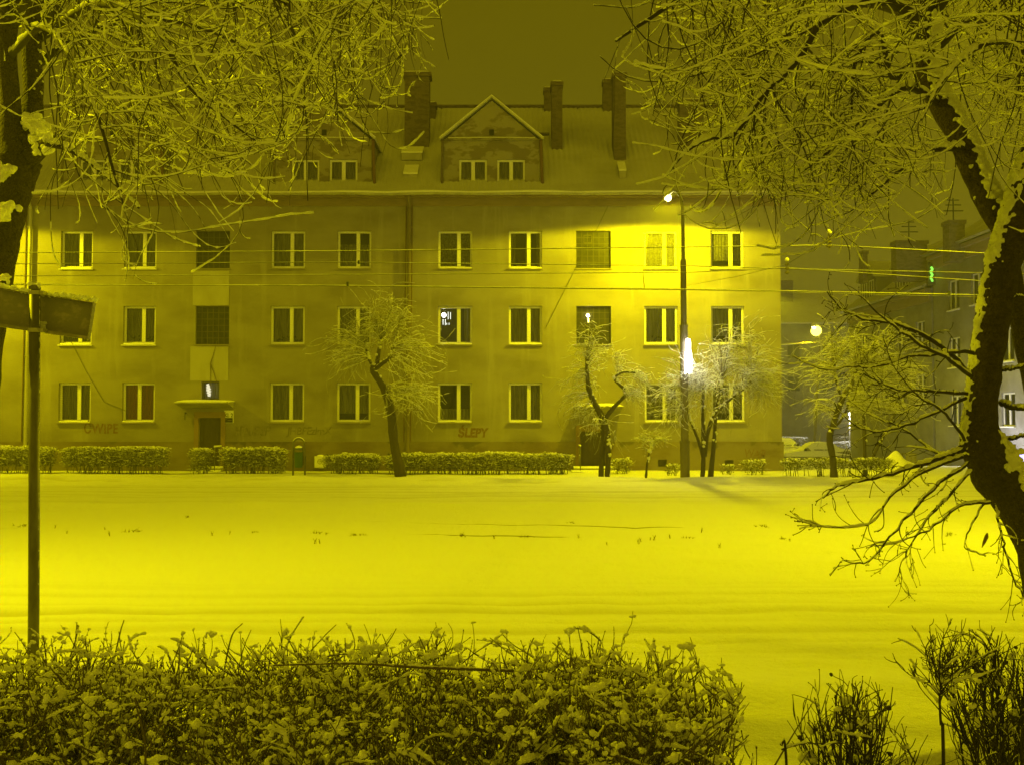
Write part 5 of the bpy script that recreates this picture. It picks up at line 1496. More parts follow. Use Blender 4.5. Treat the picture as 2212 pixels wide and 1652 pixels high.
# ---- bare bushes at the lower right
def bare_bush(label, px0, px1, py_top, y, dep, seed, n, nb, nt_, cover=.5, lean=.25):
    rng = np.random.default_rng(seed)
    x0, x1 = P(px0, 1600, y).x, P(px1, 1600, y).x; zt = P(1106, py_top, y).z; xm = (x0 + x1) / 2
    t = thing('bush', label, 'bush', (xm, y, 0), 'foreground shrubs')
    wd, sn = MB(), MB()
    base = np.stack([xm + rng.normal(0, .07, n) * (x1 - x0), y + rng.normal(0, .10, n) * dep, np.full(n, -.02)], -1)
    # stems splay out of one stool to fill a rounded head
    tgt = np.stack([rng.uniform(x0 + .02, x1 - .02, n), y + rng.uniform(-.5, .5, n) * dep, np.zeros(n)], -1)
    hw = (x1 - x0) / 2
    tp = lambda x, yy: zt + .0 - .16 * np.clip(np.abs(x - xm) / (hw * 1.05), 0, 1) ** 2.5 + .05 * (vnoise(x * 6, yy * 6, seed) - .5)
    tgt[:, 2] = tp(tgt[:, 0], tgt[:, 1]) - rng.uniform(.0, .12, n)
    mid = base * .42 + tgt * .58; mid[:, :2] += (tgt[:, :2] - base[:, :2]) * -.22 + rng.normal(0, .02, (n, 2))
    u = np.linspace(0, 1, 16)[None, :, None]
    s0 = (1 - u) ** 2 * base[:, None] + 2 * u * (1 - u) * mid[:, None] + u ** 2 * tgt[:, None]
    s0 += np.cumsum(rng.normal(0, .004, s0.shape), 1); R0 = twig_rad(rng.uniform(.004, .0085, n), 16, .3)
    wd.tubes(s0, R0, k=6, jitter=.08, rng=rng); snow_on(sn, s0, R0, rng, .006, cover, k=6, sub=3)
    def near(b_):
        return b_[((b_[..., 2] > tp(b_[..., 0], b_[..., 1]) + .03) | (b_[..., 0] < x0 - .03) | (b_[..., 0] > x1 + .03)).mean(1) < .1]
    p, t_, r, a = sample_on(s0, R0, int(nb * .8), rng, .5, 1.0); nb = len(p)
    d = side_dir(t_, rng, .35, 1.1); d[:, 2] += .35
    b1 = near(grow(p, d, rng.uniform(.08, .30, nb), 9, rng.uniform(-.4, .1, nb), .25, .3, rng)); R1 = twig_rad(rng.uniform(.0018, .0036, len(b1)), 9, .55)
    wd.tubes(b1, R1, k=5); snow_on(sn, b1, R1, rng, .0062, cover, k=6, sub=3)
    p, t_, r, a = sample_on(b1, R1, int(nt_ * .75), rng, .1, 1.0); nt_ = len(p)
    d = side_dir(t_, rng, .4, 1.1); d[:, 2] += .4
    b2 = near(grow(p, d, rng.uniform(.03, .13, nt_), 6, rng.uniform(-.5, .1, nt_), .25, .2, rng)); R2 = twig_rad(rng.uniform(.0012, .0021, len(b2)), 6, .7)
    wd.tubes(b2, R2, k=4); wd.blobs(b2[::2, -1], .0026, rng, ICO1, .2)
    # snow stays only in a few forks
    c = b1[rng.integers(0, len(b1), 60), 4]; c = c[c[:, 2] > zt - .35]
    sn.blobs(c + [0, 0, .006], rng.uniform(.008, .018, len(c)), rng, ICO2, .3, stretch=rng.uniform(1, 2, len(c)), axis=rng.normal(0, 1, (len(c), 3)) * [1, 1, .3])
    # shrivelled seed heads
    k = b2[rng.integers(0, len(b2), 14), -1]; wd.blobs(k, rng.uniform(.006, .011, len(k)), rng, ICO1, .4)
    wd.build('twigs', M['twig'], t, smooth=True); sn.build('snow', M['snow_twig'], t, smooth=True)
    return t


bare_bush('bare many stemmed bush alone on the snow at the bottom right', 1712, 1965, 1468, 3.75, .4, 401, 24, 170, 560, .5)
bare_bush('large bare bush cut off by the bottom right picture corner', 2020, 2330, 1392, 3.95, .6, 402, 30, 260, 900, .5)
t = thing('bush', 'thin single stemmed bush between the two bare bushes at the bottom right', 'bush', (P(2036, 1800, 3.7).x, 3.7, 0), 'foreground shrubs')
rng = np.random.default_rng(403); wd, sn = MB(), MB()
p, r = limb_pts([(2040, 2500, 3.7, 8), (2038, 1650, 3.7, 8), (2032, 1560, 3.7, 6), (2030, 1500, 3.7, 5), (2036, 1470, 3.7, 4)], 16); wd.tubes(p[None], r[None], k=6)
q_, tt, rr, a = sample_on(p[None], r[None], 34, rng, .66, 1.0); b1 = grow(q_, side_dir(tt, rng, .4, 1.0), rng.uniform(.10, .26, 34), 8, -.2, .25, .2, rng); wd.tubes(b1, twig_rad(np.full(34, .0022), 8, .6), k=5)
q_, tt, rr, a = sample_on(b1, twig_rad(np.full(34, .0022), 8, .6), 120, rng, .3, 1.0); b2 = grow(q_, side_dir(tt, rng, .5, 1.2), rng.uniform(.02, .08, 120), 5, -.2, .2, .2, rng); wd.tubes(b2, twig_rad(np.full(120, .0016), 5, .7), k=4)
snow_on(sn, b1, twig_rad(np.full(34, .0022), 8, .6), rng, .008, .5)
wd.build('twigs', M['twig'], t, smooth=True); sn.build('snow', M['snow_twig'], t, smooth=True)
t = thing('broken_twig', 'snapped forked twig sticking out of the snow right of the large hedge', 'twig', P(1695, 1800, 3.4) * 1.0)
t.location.z = 0; rng = np.random.default_rng(404); wd, sn = MB(), MB()
for s_ in ([(1716, 2500, 3.4, 6), (1700, 1680, 3.4, 6), (1686, 1606, 3.4, 4)], [(1688, 1618, 3.4, 4), (1712, 1610, 3.4, 4), (1742, 1603, 3.4, 4)]):
    p, r = limb_pts(s_, 12); wd.tubes(p[None], r[None], k=6); snow_on(sn, p[None], r[None], rng, .008, .9)
wd.build('stem', M['twig'], t, smooth=True); sn.build('snow', M['snow_twig'], t, smooth=True)

# ================================================================ STREET FURNITURE
# street name sign seen from behind
YS = 6.1
xs0 = P(75, 1355, YS).x
sp = thing('street_sign', 'street name sign seen from behind, snow topped on a grey post', 'street sign', (xs0, YS, 0))
rng = np.random.default_rng(501)
m = MB(); tp = P(75, 622, YS)
m.tube([(P(72, 1500, YS).x, YS, -.1), (P(73, 1300, YS).x, YS, P(73, 1300, YS).z), tuple(tp)], .031, k=16); m.build('pole', M['steel'], sp, smooth=True)
m = MB(); m.tube([tuple(tp + Vector((0, 0, -.012))), tuple(tp + Vector((0, 0, .012)))], .034, k=16); m.build('cap', M['steel'], sp)
for py in (633, 714):
    m = MB(); c = P(75, py, YS); m.tube([c + Vector((0, 0, -.012)), c + Vector((0, 0, .012))], .0345, k=16); m.box(c.x + .03, c.x + .052, YS - .006, YS + .05, c.z - .012, c.z + .012); m.build('clamp', M['tin'], sp, smooth=False)
# tray shaped panel, slightly rolled and turned
ang = math.atan2(-17.0, 120); Lh = .335; Hh = .112; D = .055
cx, cz = P(75, 676, YS + .07).x, P(75, 676, YS + .07).z
yaw = R(7)
def sgn(u, v, w_):
    x, z = u * math.cos(ang) - v * math.sin(ang), u * math.sin(ang) + v * math.cos(ang)
    return (cx + x * math.cos(yaw) + w_ * math.sin(yaw) * -1, YS + .040 + x * math.sin(yaw) + w_ * math.cos(yaw), cz + z)
def sbox(m, u0, u1, v0, v1, w0, w1):
    v = [sgn(*q) for q in ((u0, v0, w0), (u1, v0, w0), (u1, v0, w1), (u0, v0, w1), (u0, v1, w0), (u1, v1, w0), (u1, v1, w1), (u0, v1, w1))]
    m.add(v, [(0, 3, 2, 1), (4, 5, 6, 7), (0, 1, 5, 4), (1, 2, 6, 5), (2, 3, 7, 6), (3, 0, 4, 7)])
m = MB(); sbox(m, -Lh + .004, Lh - .004, -Hh + .004, Hh - .004, D - .003, D); pn = m.build('sign_plate', M['sign_back'], sp)
m = MB(); sbox(m, -Lh, Lh, Hh - .004, Hh, 0, D + .004); sbox(m, -Lh, Lh, -Hh, -Hh + .004, 0, D + .004); sbox(m, -Lh, -Lh + .004, -Hh + .004, Hh - .004, 0, D + .004); sbox(m, Lh - .004, Lh, -Hh + .004, Hh - .004, 0, D + .004)
sbox(m, -Lh + .004, Lh - .004, -Hh + .004, -Hh + .018, -.002, .002)
m.build('rim', M['sign_back'], pn)
sn = MB()
n = 110; c = np.array([sgn(u, Hh + .005 + .016 * abs(math.sin(u * 5)), w_) for u, w_ in zip(rng.uniform(-Lh, Lh, n), rng.uniform(0, D, n))])
sn.blobs(c, rng.uniform(.009, .018, n), rng, ICO2, .3)
n = 60; c = np.array([sgn(u, -Hh + .006, w_) for u, w_ in zip(rng.uniform(.03, Lh - .01, n), rng.uniform(.004, .045, n))]); sn.blobs(c, rng.uniform(.004, .009, n), rng, ICO1, .3)
n = 26; c = np.array([sgn(u, -Hh + .02 + v, D - .008) for u, v in zip(rng.uniform(.035, .07, n), rng.uniform(0, .05, n))]); sn.blobs(c, rng.uniform(.005, .011, n), rng, ICO1, .3)
n = 14; c = np.array(tp) + rng.normal(0, .012, (n, 3)) * [1, 1, .3] + [0, 0, .016]; sn.blobs(c, .014, rng, ICO2, .3)
zz = np.linspace(.9, tp.z - .05, 120); sn.tubes(np.stack([np.interp(zz, [0, tp.z], [P(72, 1500, YS).x, tp.x]) + .031, zz * 0 + YS - .004, zz], -1)[None], (.0035 * (.4 + vnoise(zz * 30, zz * 0, 5)))[None], k=5)
fuse(sn.build('snow', M['snow_twig'], sp, smooth=True), .005, .004, 120, 6)

# litter bin on its hoop
YBN = 35.2
bx = P(645, 1020, YBN).x; s = YBN / F
lb = thing('litter_bin', 'green litter bin hung in a tall arched steel hoop', 'litter bin', (bx, YBN, 0))
m = MB(); rr = 12 * s; zt = P(645, 958, YBN).z; aa = np.linspace(0, math.pi, 15)
pts = [(bx - rr, YBN, -.1)] + [(bx - rr * math.cos(a), YBN, zt + rr * math.sin(a)) for a in aa] + [(bx + rr + .03, YBN, -.1)]
m.tube(pts, .032, k=8); m.build('hoop', M['steel'], lb, smooth=True)
z0, z1 = P(645, 1009, YBN).z, P(645, 976, YBN).z
m = MB(); m.tube([(bx, YBN, z0), (bx, YBN, z0 + .02), (bx, YBN, z1 - .02), (bx, YBN, z1)], [rr * .62, rr * .70, rr * .80, rr * .84], k=16); bo = m.build('bucket', M['bin'], lb, smooth=False)
m = MB(); m.tube([(bx, YBN, z1 + .10), (bx, YBN, z1 + .14)], [rr * .86, rr * .5], k=16)
for sx_ in (-1, 1): m.tube([(bx + sx_ * rr * .7, YBN, z1 - .02), (bx + sx_ * rr * .7, YBN, z1 + .11)], .012, k=5)
m.build('lid', M['bin'], lb)
m = MB(); m.blobs([(bx, YBN, z1 + .17)], rr * .62, rng, ICO2, .12, stretch=[.5], axis=[(0, 0, 1)])
m.tubes(np.array(pts[2:15])[None] + [0, 0, .02], np.full((1, 13), .026), k=6); m.build('snow', M['snow'], lb, smooth=True)

# meter box on the plinth
x0, x1, z0, z1 = P(678, 1000, 38).x, P(701, 1000, 38).x, P(1106, 1010, 38).z, P(1106, 985, 38).z
t = thing('meter_box', 'white square meter box on the plinth between the litter bin and the shaded hedge', 'meter box', ((x0 + x1) / 2, YF - .06, z0))
m = MB(); m.box(x0, x1, YF - .30, YF - .055, z0, z1); bo = m.build('casing', M['white_sign'], t)
m = MB(); m.box(x0 + .03, x1 - .03, YF - .312, YF - .302, z0 + .03, z1 - .03); do = m.build('door', M['white_sign'], t)
m = MB(); cxm, czm = (x0 + x1) / 2, (z0 + z1) / 2
aa = np.linspace(0, 2 * math.pi, 20); m.tube([(cxm + .075 * math.cos(a), YF - .316, czm + .02 + .085 * math.sin(a)) for a in aa], .009, k=5)
for dx in (-.03, .03): m.box(cxm + dx - .014, cxm + dx + .014, YF - .322, YF - .313, czm + .025, czm + .045)
m.box(cxm - .03, cxm + .03, YF - .322, YF - .313, czm - .03, czm - .018); m.build('round_mark', M['sill'], do)
m = MB(); m.blobs([(cxm, YF - .19, z1 + .01)], .12, rng, ICO2, .1, stretch=[.45], axis=[(0, 0, 1)]); m.build('snow', M['snow'], t, smooth=True)

# entrance number plate
x0, x1, z0, z1 = fx(484.5, 900), fx(504.5, 900), fz(912.5), fz(886)
t = thing('entrance_sign', 'white entrance sign with black writing right of the left door', 'sign', ((x0 + x1) / 2, YF - .01, z0))
m = MB(); m.box(x0, x1, YF - .028, YF - .004, z0, z1); bo = m.build('plate', M['white_sign'], t)
zl = z0 + (z1 - z0) * .40
text_mesh('lettering', 'Kl. 2', .205, ((x0 + x1) / 2, YF - .031, z0 + (z1 - z0) * .60), M['black'], t, .004, 0, 0, .84)
m = MB(); m.box(x0 + .02, x1 - .02, YF - .0315, YF - .0285, z0 + .012, zl); lb_ = m.build('lower_panel', M['black'], t)
m = MB(); m.box(x0 + .05, x0 + .12, YF - .0335, YF - .032, zl - .07, zl - .05); m.box(x0 + .13, x1 - .06, YF - .0335, YF - .032, zl - .10, zl - .075); m.build('small_print', M['sill'], lb_)
# number bracket left of the door
t = thing('wall_bracket', 'small dark iron bracket on the wall left of the left door', 'bracket', (fx(402, 897), YF, fz(905)))
m = MB(); m.box(fx(400.5, 897), fx(403, 897), YF - .10, YF - .003, fz(893), fz(890)); m.box(fx(400.5, 897), fx(402, 897), YF - .10, YF - .08, fz(906), fz(893) - .002); m.build('arm', M['black'], t)

# handrails at the doors
for px, pyt, lab in ((479, 964, 'snow topped handrail right of the left door'), (1250, 962, 'thin snow topped handrail left of the right door')):
    x = fx(px, 960); zt = fz(pyt)
    t = thing('handrail', lab, 'handrail', (x, YF - .9, 0), 'handrails at the entrances')
    m = MB(); m.tube([(x, YF - .92, -.1), (x, YF - .92, zt - .05), (x, YF - .86, zt), (x, YF - .06, zt)], .02, k=6); m.tube([(x, YF - .92, zt - .35), (x, YF - .06, zt - .35)], .014, k=6)
    m.tube([(x, YF - .3, -.1), (x, YF - .3, zt)], .018, k=6); m.build('rail', M['steel'], t, smooth=True)
    m = MB(); xx = np.linspace(YF - .93, YF - .08, 14); m.tubes(np.stack([xx * 0 + x, xx, xx * 0 + zt + .03], -1)[None], (.026 + .012 * vnoise(xx * 8, xx * 0, 3))[None], k=6)
    m.blobs([(x - .02, YF - .9, zt - .32)], .03, rng, ICO1, .2); m.build('snow', M['snow'], t, smooth=True)

# ================================================================ OVERHEAD TRAM WIRES
def wire(label, pts, y, r=.006, sagn=40, snowr=.0055, clips=()):
    w = np.array([tuple(P(a, b_, y)) for a, b_ in pts])
    t = thing('overhead_wire', label, 'wire', tuple(w[0]), 'tram wires across the picture')
    u = np.linspace(w[0, 0], w[-1, 0], 260)
    z = np.interp(u, w[:, 0], w[:, 2])
    m = MB(); m.tubes(np.stack([u, u * 0 + y, z], -1)[None], np.full((1, 260), r), k=5); m.build('cable', M['wire'], t, smooth=True)
    m = MB(); g_ = .35 + .9 * vnoise(u * 2.3, u * 0 + pts[0][1], 4) ; m.tubes(np.stack([u, u * 0 + y, z + r + snowr * .4], -1)[None], (snowr * g_)[None], k=5, jitter=.3, rng=rng); m.build('frost', M['snow_twig'], t, smooth=True)
    for px, py in clips:
        c = P(px, py, y); m = MB(); m.box(c.x - .02, c.x + .02, y - .02, y + .02, c.z - .03, c.z + .05); m.build('clip', M['black'], t)
    return t


wire('topmost snowy tram wire, kinked at the upper insulator right of the block', [(-300, 550), (0, 547), (726, 543), (1490, 534.5), (2033 - 241, 530.5), (2110, 547), (2500, 568)], 19)
wire('second snowy tram wire from the top', [(-300, 573), (0, 571), (726, 567), (1490, 575), (1700, 581.5), (2110, 590), (2500, 600)], 23, clips=((1290 - 515, 568),))
wire('third tram wire from the top, kinked at the lower insulator right of the block', [(-300, 599), (0, 597), (726, 594), (1490, 589), (1700, 579.5), (2110, 607), (2500, 634)], 23)
wire('lower snowy tram wire, fourth from the top', [(-300, 614), (0, 616), (726, 617.5), (1490, 626), (1700, 629.5), (2110, 638), (2500, 646)], 19, clips=((751, 615.5), (2050, 635)))
wire('lowest thin tram wire, faint just under the fourth', [(-300, 612), (0, 614), (726, 618.5), (1490, 627.5), (1700, 632), (2110, 642), (2500, 652)], 24, .004, 40, .003)
t = thing('wire_hanger', 'short vertical hanger joining two tram wires left of the tall street lamp', 'hanger', P(1390, 622, 21))
m = MB(); m.tube([P(1389, 590, 23), P(1392, 623.5, 19)], .008, k=5); m.build('rod', M['wire'], t)
t = thing('span_wire', 'slanting span wire with two insulators running up from the tall lamp post', 'wire', P(1486, 617, 32.2))
sw = [P(1484, 617, 32.2), P(1594, 597, 27.5), P(1700, 571, 23), P(1790, 516, 19), P(1846, 456, 15.5), P(1960, 330, 11.5)]
m = MB(); m.tube(sw, .007, k=5); m.build('cable', M['wire_snow'], t)
for (px, py, y) in ((1700, 572, 23), (1791, 515, 19)):
    c = P(px, py, y); m = MB(); k_ = y / 23
    for j in range(3): m.tube([(c.x, y, c.z + (.03 - j * .09) * k_), (c.x, y, c.z + (-.01 - j * .09) * k_), (c.x, y, c.z + (-.03 - j * .09) * k_)], [.03, .06, .02], k=8)
    m.tube([(c.x, y, c.z + .10), (c.x, y, c.z - .22)], .012, k=5); io = m.build('insulator', M['pole'], t)
    m = MB(); m.blobs([(c.x, y, c.z + .12)], .045, rng, ICO2, .3); m.build('snow', M['snow'], io, smooth=True)

# ================================================================ DRY WEEDS IN THE TRACK BED
def weed_mesh(seed, n, h, spread):
    r_ = np.random.default_rng(seed); m = MB()
    b0 = np.stack([r_.normal(0, spread, n), r_.normal(0, spread * .6, n), np.full(n, -.03)], -1)
    d = np.stack([r_.normal(0, .4, n), r_.normal(0, .4, n), np.ones(n)], -1)
    g_ = grow(b0, d, r_.uniform(.4, 1.0, n) * h, 6, .1, .2, 0, r_); m.tubes(g_, twig_rad(np.full(n, .006), 6, .6), k=4)
    p, tt, rr, a = sample_on(g_, np.full((n, 6), .005), n * 2, r_, .4, 1.0)
    m.tubes(grow(p, side_dir(tt, r_, .3, .8), r_.uniform(.03, .1, n * 2), 4, -.1, .2, 0, r_), np.full((n * 2, 4), .004), k=3)
    return m


spots = [(30, 1133, 'a'), (52, 1134, 'b'), (118, 1139, 'c'), (227, 1143, 'c'), (290, 1149, 'b'), (293, 1148, 'a'), (144, 1152, 'c'), (238, 1157, 'c'), (458, 1158, 'c'), (495, 1157, 'c'), (547, 1152, 'b'), (694, 1155, 'b'), (764, 1158, 'b'), (777, 1157, 'b'), (1000, 1158, 'b'), (1068, 1163, 'c'), (404, 1117, 'b'), (680, 1176, 'c'), (692, 1176, 'c'),
         (1138, 1160, 'b'), (1231, 1128, 'b'), (1380, 1176, 'c'), (1385, 1170, 'c'), (1404, 1168, 'c'), (1412, 1168, 'c'), (1448, 1164, 'c'), (1490, 1163, 'b'), (1514, 1149, 'c'), (1554, 1183, 'c'), (1697, 1165, 'b'), (1706, 1170, 'c'), (1642, 1137, 'b'), (1250, 1161, 'c'), (1312, 1176, 'c'), (2050, 1160, 'b')]
protos = {}
for key, args in (('a', (7, 5, .22, .05)), ('b', (8, 13, .13, .13)), ('c', (9, 3, .14, .015))):
    protos[key] = weed_mesh(args[0], *args[1:])
first = {}
LAB = {'a': 'taller dry weed stalk standing in the snow of the tram track bed', 'b': 'low tuft of dry grass poking through the tram track snow', 'c': 'single short dry stalk poking out of the tram track snow'}
for k, (px, py, key) in enumerate(spots):
    v = P(px, py, 1) - Vector((0, 0, EYE)); g_ = Vector((0, 0, EYE)) + v * (EYE / -v.z)
    if key not in first:
        o = protos[key].build('dry_weed', M['weed']); first[key] = o
    else:
        o = first[key].copy(); COL.objects.link(o)
    tag(o, LAB[key], 'weed', 'dry weeds in the tram track ' + {'a': '(tall)', 'b': '(tufts)', 'c': '(single stalks)'}[key])
    o.location = (g_.x, g_.y, gz1(g_.x, g_.y)); o.rotation_euler = (0, 0, k * 1.7); sc_ = .38 + .3 * ((k * 37) % 10) / 10; o.scale = (sc_, sc_, sc_)

# ================================================================ SIDE STREET
def row_house(name, label, X0, y0, y1, ze, dep, zr, wins, body=M['house_far'], zb=-1.4, cat='house', group='houses along the side street', cornice=True):
    """a house whose street front is the plane X = X0 (facing -X); wins: (y centre, z0, z1, width)"""
    t = thing(name, label, cat, (X0 + dep / 2, (y0 + y1) / 2, zb), group)
    m = MB()
    ops = [(yc - w_ / 2, yc + w_ / 2, a, c) for yc, a, c, w_ in wins]
    tmp = MB(); wall_sheet(tmp, y0, y1, zb, ze, 0.0, ops, .22)
    for v, f in zip(tmp.v, []): pass
    off = 0
    for v, f in zip(tmp.v, tmp.f):
        m.add(np.stack([X0 + v[:, 1], v[:, 0], v[:, 2]], -1), f[:, ::-1] - off); off += len(v)
    xm = X0 + dep / 2
    for yy, fl in ((y0, False), (y1, True)):
        pts = [(X0, yy, zb), (X0 + dep, yy, zb), (X0 + dep, yy, ze), (xm, yy, zr - .1), (X0, yy, ze)]; c = np.mean(pts, 0)
        m.add([c] + pts, [(0, 1 + i, 1 + (i + 1) % 5) if not fl else (0, 1 + (i + 1) % 5, 1 + i) for i in range(5)])
    m.quad((X0 + dep, y0, zb), (X0 + dep, y1, zb), (X0 + dep, y1, ze), (X0 + dep, y0, ze))
    m.build('wall', body, t)
    r = MB()
    r.poly_prism([(X0 - .5, ze - .03), (X0 - .5, ze + .12), (xm, zr + .12), (X0 + dep + .5, ze + .12), (X0 + dep + .5, ze - .03), (xm, zr - .03)], 'y', y0 - .2, y1 + .2)
    ro = r.build('roof', M['roof'], t)
    if cornice:
        c = MB(); c.box(X0 - .14, X0 - .003, y0, y1, ze - .75, ze - .05); c.box(X0 - .36, X0 - .143, y0, y1, ze - .22, ze - .05); c.build('cornice', M['cornice'], t)
        g_ = MB(); g_.tube([(X0 - .56, y0 - .2, ze + .06), (X0 - .56, y1 + .2, ze + .06)], .07, k=8); g_.build('gutter', M['tin'], t, smooth=True)
    rmb = MB(); rmb.quad((X0 + .9, y0 + .1, zb), (X0 + .9, y1 - .1, zb), (X0 + .9, y1 - .1, ze), (X0 + .9, y0 + .1, ze)); rmb.build('room', M['room'], t)
    for (a, c, d, e) in ops:
        f = MB(); xw = X0 + .09; tck = .07; ym = a + (c - a) * .5
        f.box(xw, xw + .05, a + .003, a + tck, d + .003, e - .003); f.box(xw, xw + .05, c - tck, c - .003, d + .003, e - .003); f.box(xw, xw + .05, a + tck, c - tck, d + .003, d + tck); f.box(xw, xw + .05, a + tck, c - tck, e - tck, e - .003); f.box(xw - .01, xw + .045, ym - .06, ym + .06, d + tck, e - tck)
        fo = f.build('window', M['frame'], t)
        p = MB(); p.quad((xw + .03, a + tck, d + tck), (xw + .03, a + tck, e - tck), (xw + .03, c - tck, e - tck), (xw + .03, c - tck, d + tck)); p.build('pane', M['glass'], fo)
        s_ = MB(); s_.box(X0 - .12, X0 + .08, a - .05, c + .05, d - .06, d - .005); s_.build('sill', M['snow'], fo)
    return t, ro


XH = 23.0
nw = []
for yc in (55 - 1.3, 51, 48.0, 44.6):
    for zc, hh in ((8.35, 1.55), (5.35, 1.55), (2.35, 1.55)):
        nw.append((yc, zc - hh / 2, zc + hh / 2, 1.3))
h1, r1_ = row_house('town_house', 'nearer grey three storey house behind the right tree', XH, 38.5, 56.3, 10.75, 11, 14.4, nw)
fw = []
for yc in (58.2, 61.2, 64.3, 67.6):
    for zc in (6.6, 3.6): fw.append((yc, zc - .8, zc + .8, 1.3))
h2, r2_ = row_house('town_house', 'farther hazy two storey house with dormers down the side street', XH, 56.6, 70.5, 9.1, 11, 13.6, fw)


def side_chimney(px0, px1, py0, py1, y, parent, ant=True):
    x0, x1 = P(px0, py0, y).x, P(px1, py0, y).x; z0, z1 = P(1106, py1, y).z, P(1106, py0, y).z
    m = MB(); m.box(x0, x1, y, y + .8, z0 - 1.5, z1); m.box(x0 - .06, x1 + .06, y - .06, y + .86, z1 - .2, z1 - .003 + .006); c = m.build('chimney', M['brick'], parent)
    if ant:
        a = MB(); xc = (x0 + x1) / 2
        a.tube([(xc, y + .4, z1 - .1), (xc, y + .4, z1 + 1.2)], .035, k=5)
        for k, zz in enumerate((.55, .85, 1.1)): a.tube([(xc - .5 + k * .1, y + .4, z1 + zz), (xc + .5 - k * .1, y + .4, z1 + zz)], .03, k=4)
        a.build('antenna', M['black'], c)


side_chimney(1936, 2003, 520, 548, 57.2, h1); side_chimney(2050, 2084, 476, 500, 52, h1); side_chimney(1864, 1874, 542, 560, 66, h2, False)


def side_dormer(yc, zf, w_, parent, lights=False):
    """gabled dormer on the slope facing -X"""
    x0 = XH + .35; x1 = XH + 4.2; ze_ = zf + 1.7
    m = MB(); m.box(x0, x1, yc - w_ / 2, yc + w_ / 2, zf - .4, ze_ - .004)
    m.poly_prism([(yc - w_ / 2, ze_ - .003), (yc, ze_ + .9), (yc + w_ / 2, ze_ - .003)], 'x', x0, x1); d = m.build('dormer', M['house_far'], parent)
    r = MB(); r.poly_prism([(yc - w_ / 2 - .2, ze_ - .12), (yc, ze_ + 1.0), (yc, ze_ + 1.14), (yc - w_ / 2 - .24, ze_)], 'x', x0 - .25, x1 + .6); r.poly_prism([(yc + w_ / 2 + .2, ze_ - .12), (yc + w_ / 2 + .24, ze_), (yc, ze_ + 1.14), (yc, ze_ + 1.0)], 'x', x0 - .25, x1 + .6)
    r.build('dormer_roof', M['roof'], d)
    f = MB()
    for o in (-w_ * .22, w_ * .22):
        f.box(x0 - .03, x0 - .003, yc + o - .45, yc + o - .38, zf + .1, ze_ - .2); f.box(x0 - .03, x0 - .003, yc + o + .38, yc + o + .45, zf + .1, ze_ - .2); f.box(x0 - .03, x0 - .003, yc + o - .38, yc + o + .38, zf + .1, zf + .18); f.box(x0 - .03, x0 - .003, yc + o - .38, yc + o + .38, ze_ - .28, ze_ - .2)
        f.box(x0 - .032, x0 - .005, yc + o - .04, yc + o + .04, zf + .18, ze_ - .28)
    f.build('window', M['frame'], d)


side_dormer(61.4, 9.4, 3.0, h2); side_dormer(67.6, 9.4, 3.0, h2)
# light chain in the first dormer of the farther house
t = thing('light_chain', 'green glowing light chain hanging in a hazy upper window of the side street', 'light chain', P(2012, 606, 56))
m = MB(); zz = np.linspace(579, 607, 12)
m.tube([P(2012 + 1.2 * math.sin(k * 1.3), z, 55.9) for k, z in enumerate(zz)], .015, k=4)
bo = m.build('cord', M['black'], t)
m = MB(); m.blobs([tuple(P(2012 + 1.6 * math.sin(k * 1.3) + .3, z, 55.8)) for k, z in enumerate(zz)], .07, rng, ICO1, .1); m.build('led', M['green_light'], t)
m = MB(); m.box(P(2005, 600, 56).x, P(2021, 600, 56).x, 56.02, 56.25, P(1106, 616, 56).z, P(1106, 570, 56).z); m.build('window_box', M['frame_old'], t)

# lit shop sign low on the nearer house
ysn = 46.4; zc_ = P(2206, 988, ysn).z
t = thing('shop_sign', 'small bluish lit shop sign low on the nearer house behind the right tree', 'sign', (XH - .1, ysn, zc_ - .3))
m = MB(); m.box(XH - .16, XH - .02, ysn - .9, ysn + .9, zc_ - .32, zc_ + .32); m.build('casing', M['steel'], t)
m = MB(); m.box(XH - .175, XH - .163, ysn - .84, ysn + .84, zc_ - .26, zc_ + .26); m.build('light_panel', emis('bluish sign', (.42, .36, 1.0), 2.2), t)
l = bpy.data.lights.new('sign_light', 'POINT'); l.energy = 300; l.color = (.86, .83, 1.0); l.shadow_soft_size = .3
lo = bpy.data.objects.new('sign_light', l); lo.location = (XH - 2.0, ysn + .6, zc_ + .5); COL.objects.link(lo); lo.parent = t; lo.matrix_parent_inverse = t.matrix_basis.inverted()

# big dark house closing the side street
X0, X1 = P(1560, 700, 100).x, P(1850, 700, 100).x
t = thing('distant_house', 'dark hazy gabled house closing the end of the side street', 'house', ((X0 + X1) / 2, 104, -1.6), 'houses along the side street')
zb_, ze_, zr_ = -1.6, P(1106, 700, 100).z, P(1106, 628, 104).z
m = MB(); wops = [(P(px, 800, 100).x - .6, P(px, 800, 100).x + .6, P(1106, py + 14, 100).z, P(1106, py - 16, 100).z) for px in (1715, 1790, 1830) for py in (760, 830)]
wall_sheet(m, X0, X1, zb_, ze_, 100, wops, .2)
m.quad((X1, 100, zb_), (X1, 110, zb_), (X1, 110, ze_), (X1, 100, ze_)); m.add([(X1, 100, ze_), (X1, 110, ze_), (X1, 105, zr_)], [(0, 1, 2)]); m.build('wall', M['house_far'], t)
m = MB(); m.poly_prism([(99.5, ze_ - .05), (99.5, ze_ + .1), (105, zr_ + .1), (110.5, ze_ + .1), (110.5, ze_ - .05), (105, zr_ - .05)], 'x', X0, X1 + .4); ro = m.build('roof', M['roof'], t)
m = MB(); xa, xb = P(1680, 610, 103).x, P(1713, 610, 103).x; m.box(xa, xb, 103, 104, zr_ - 2, P(1106, 606, 103).z); m.build('chimney', M['brick'], ro)
m = MB()
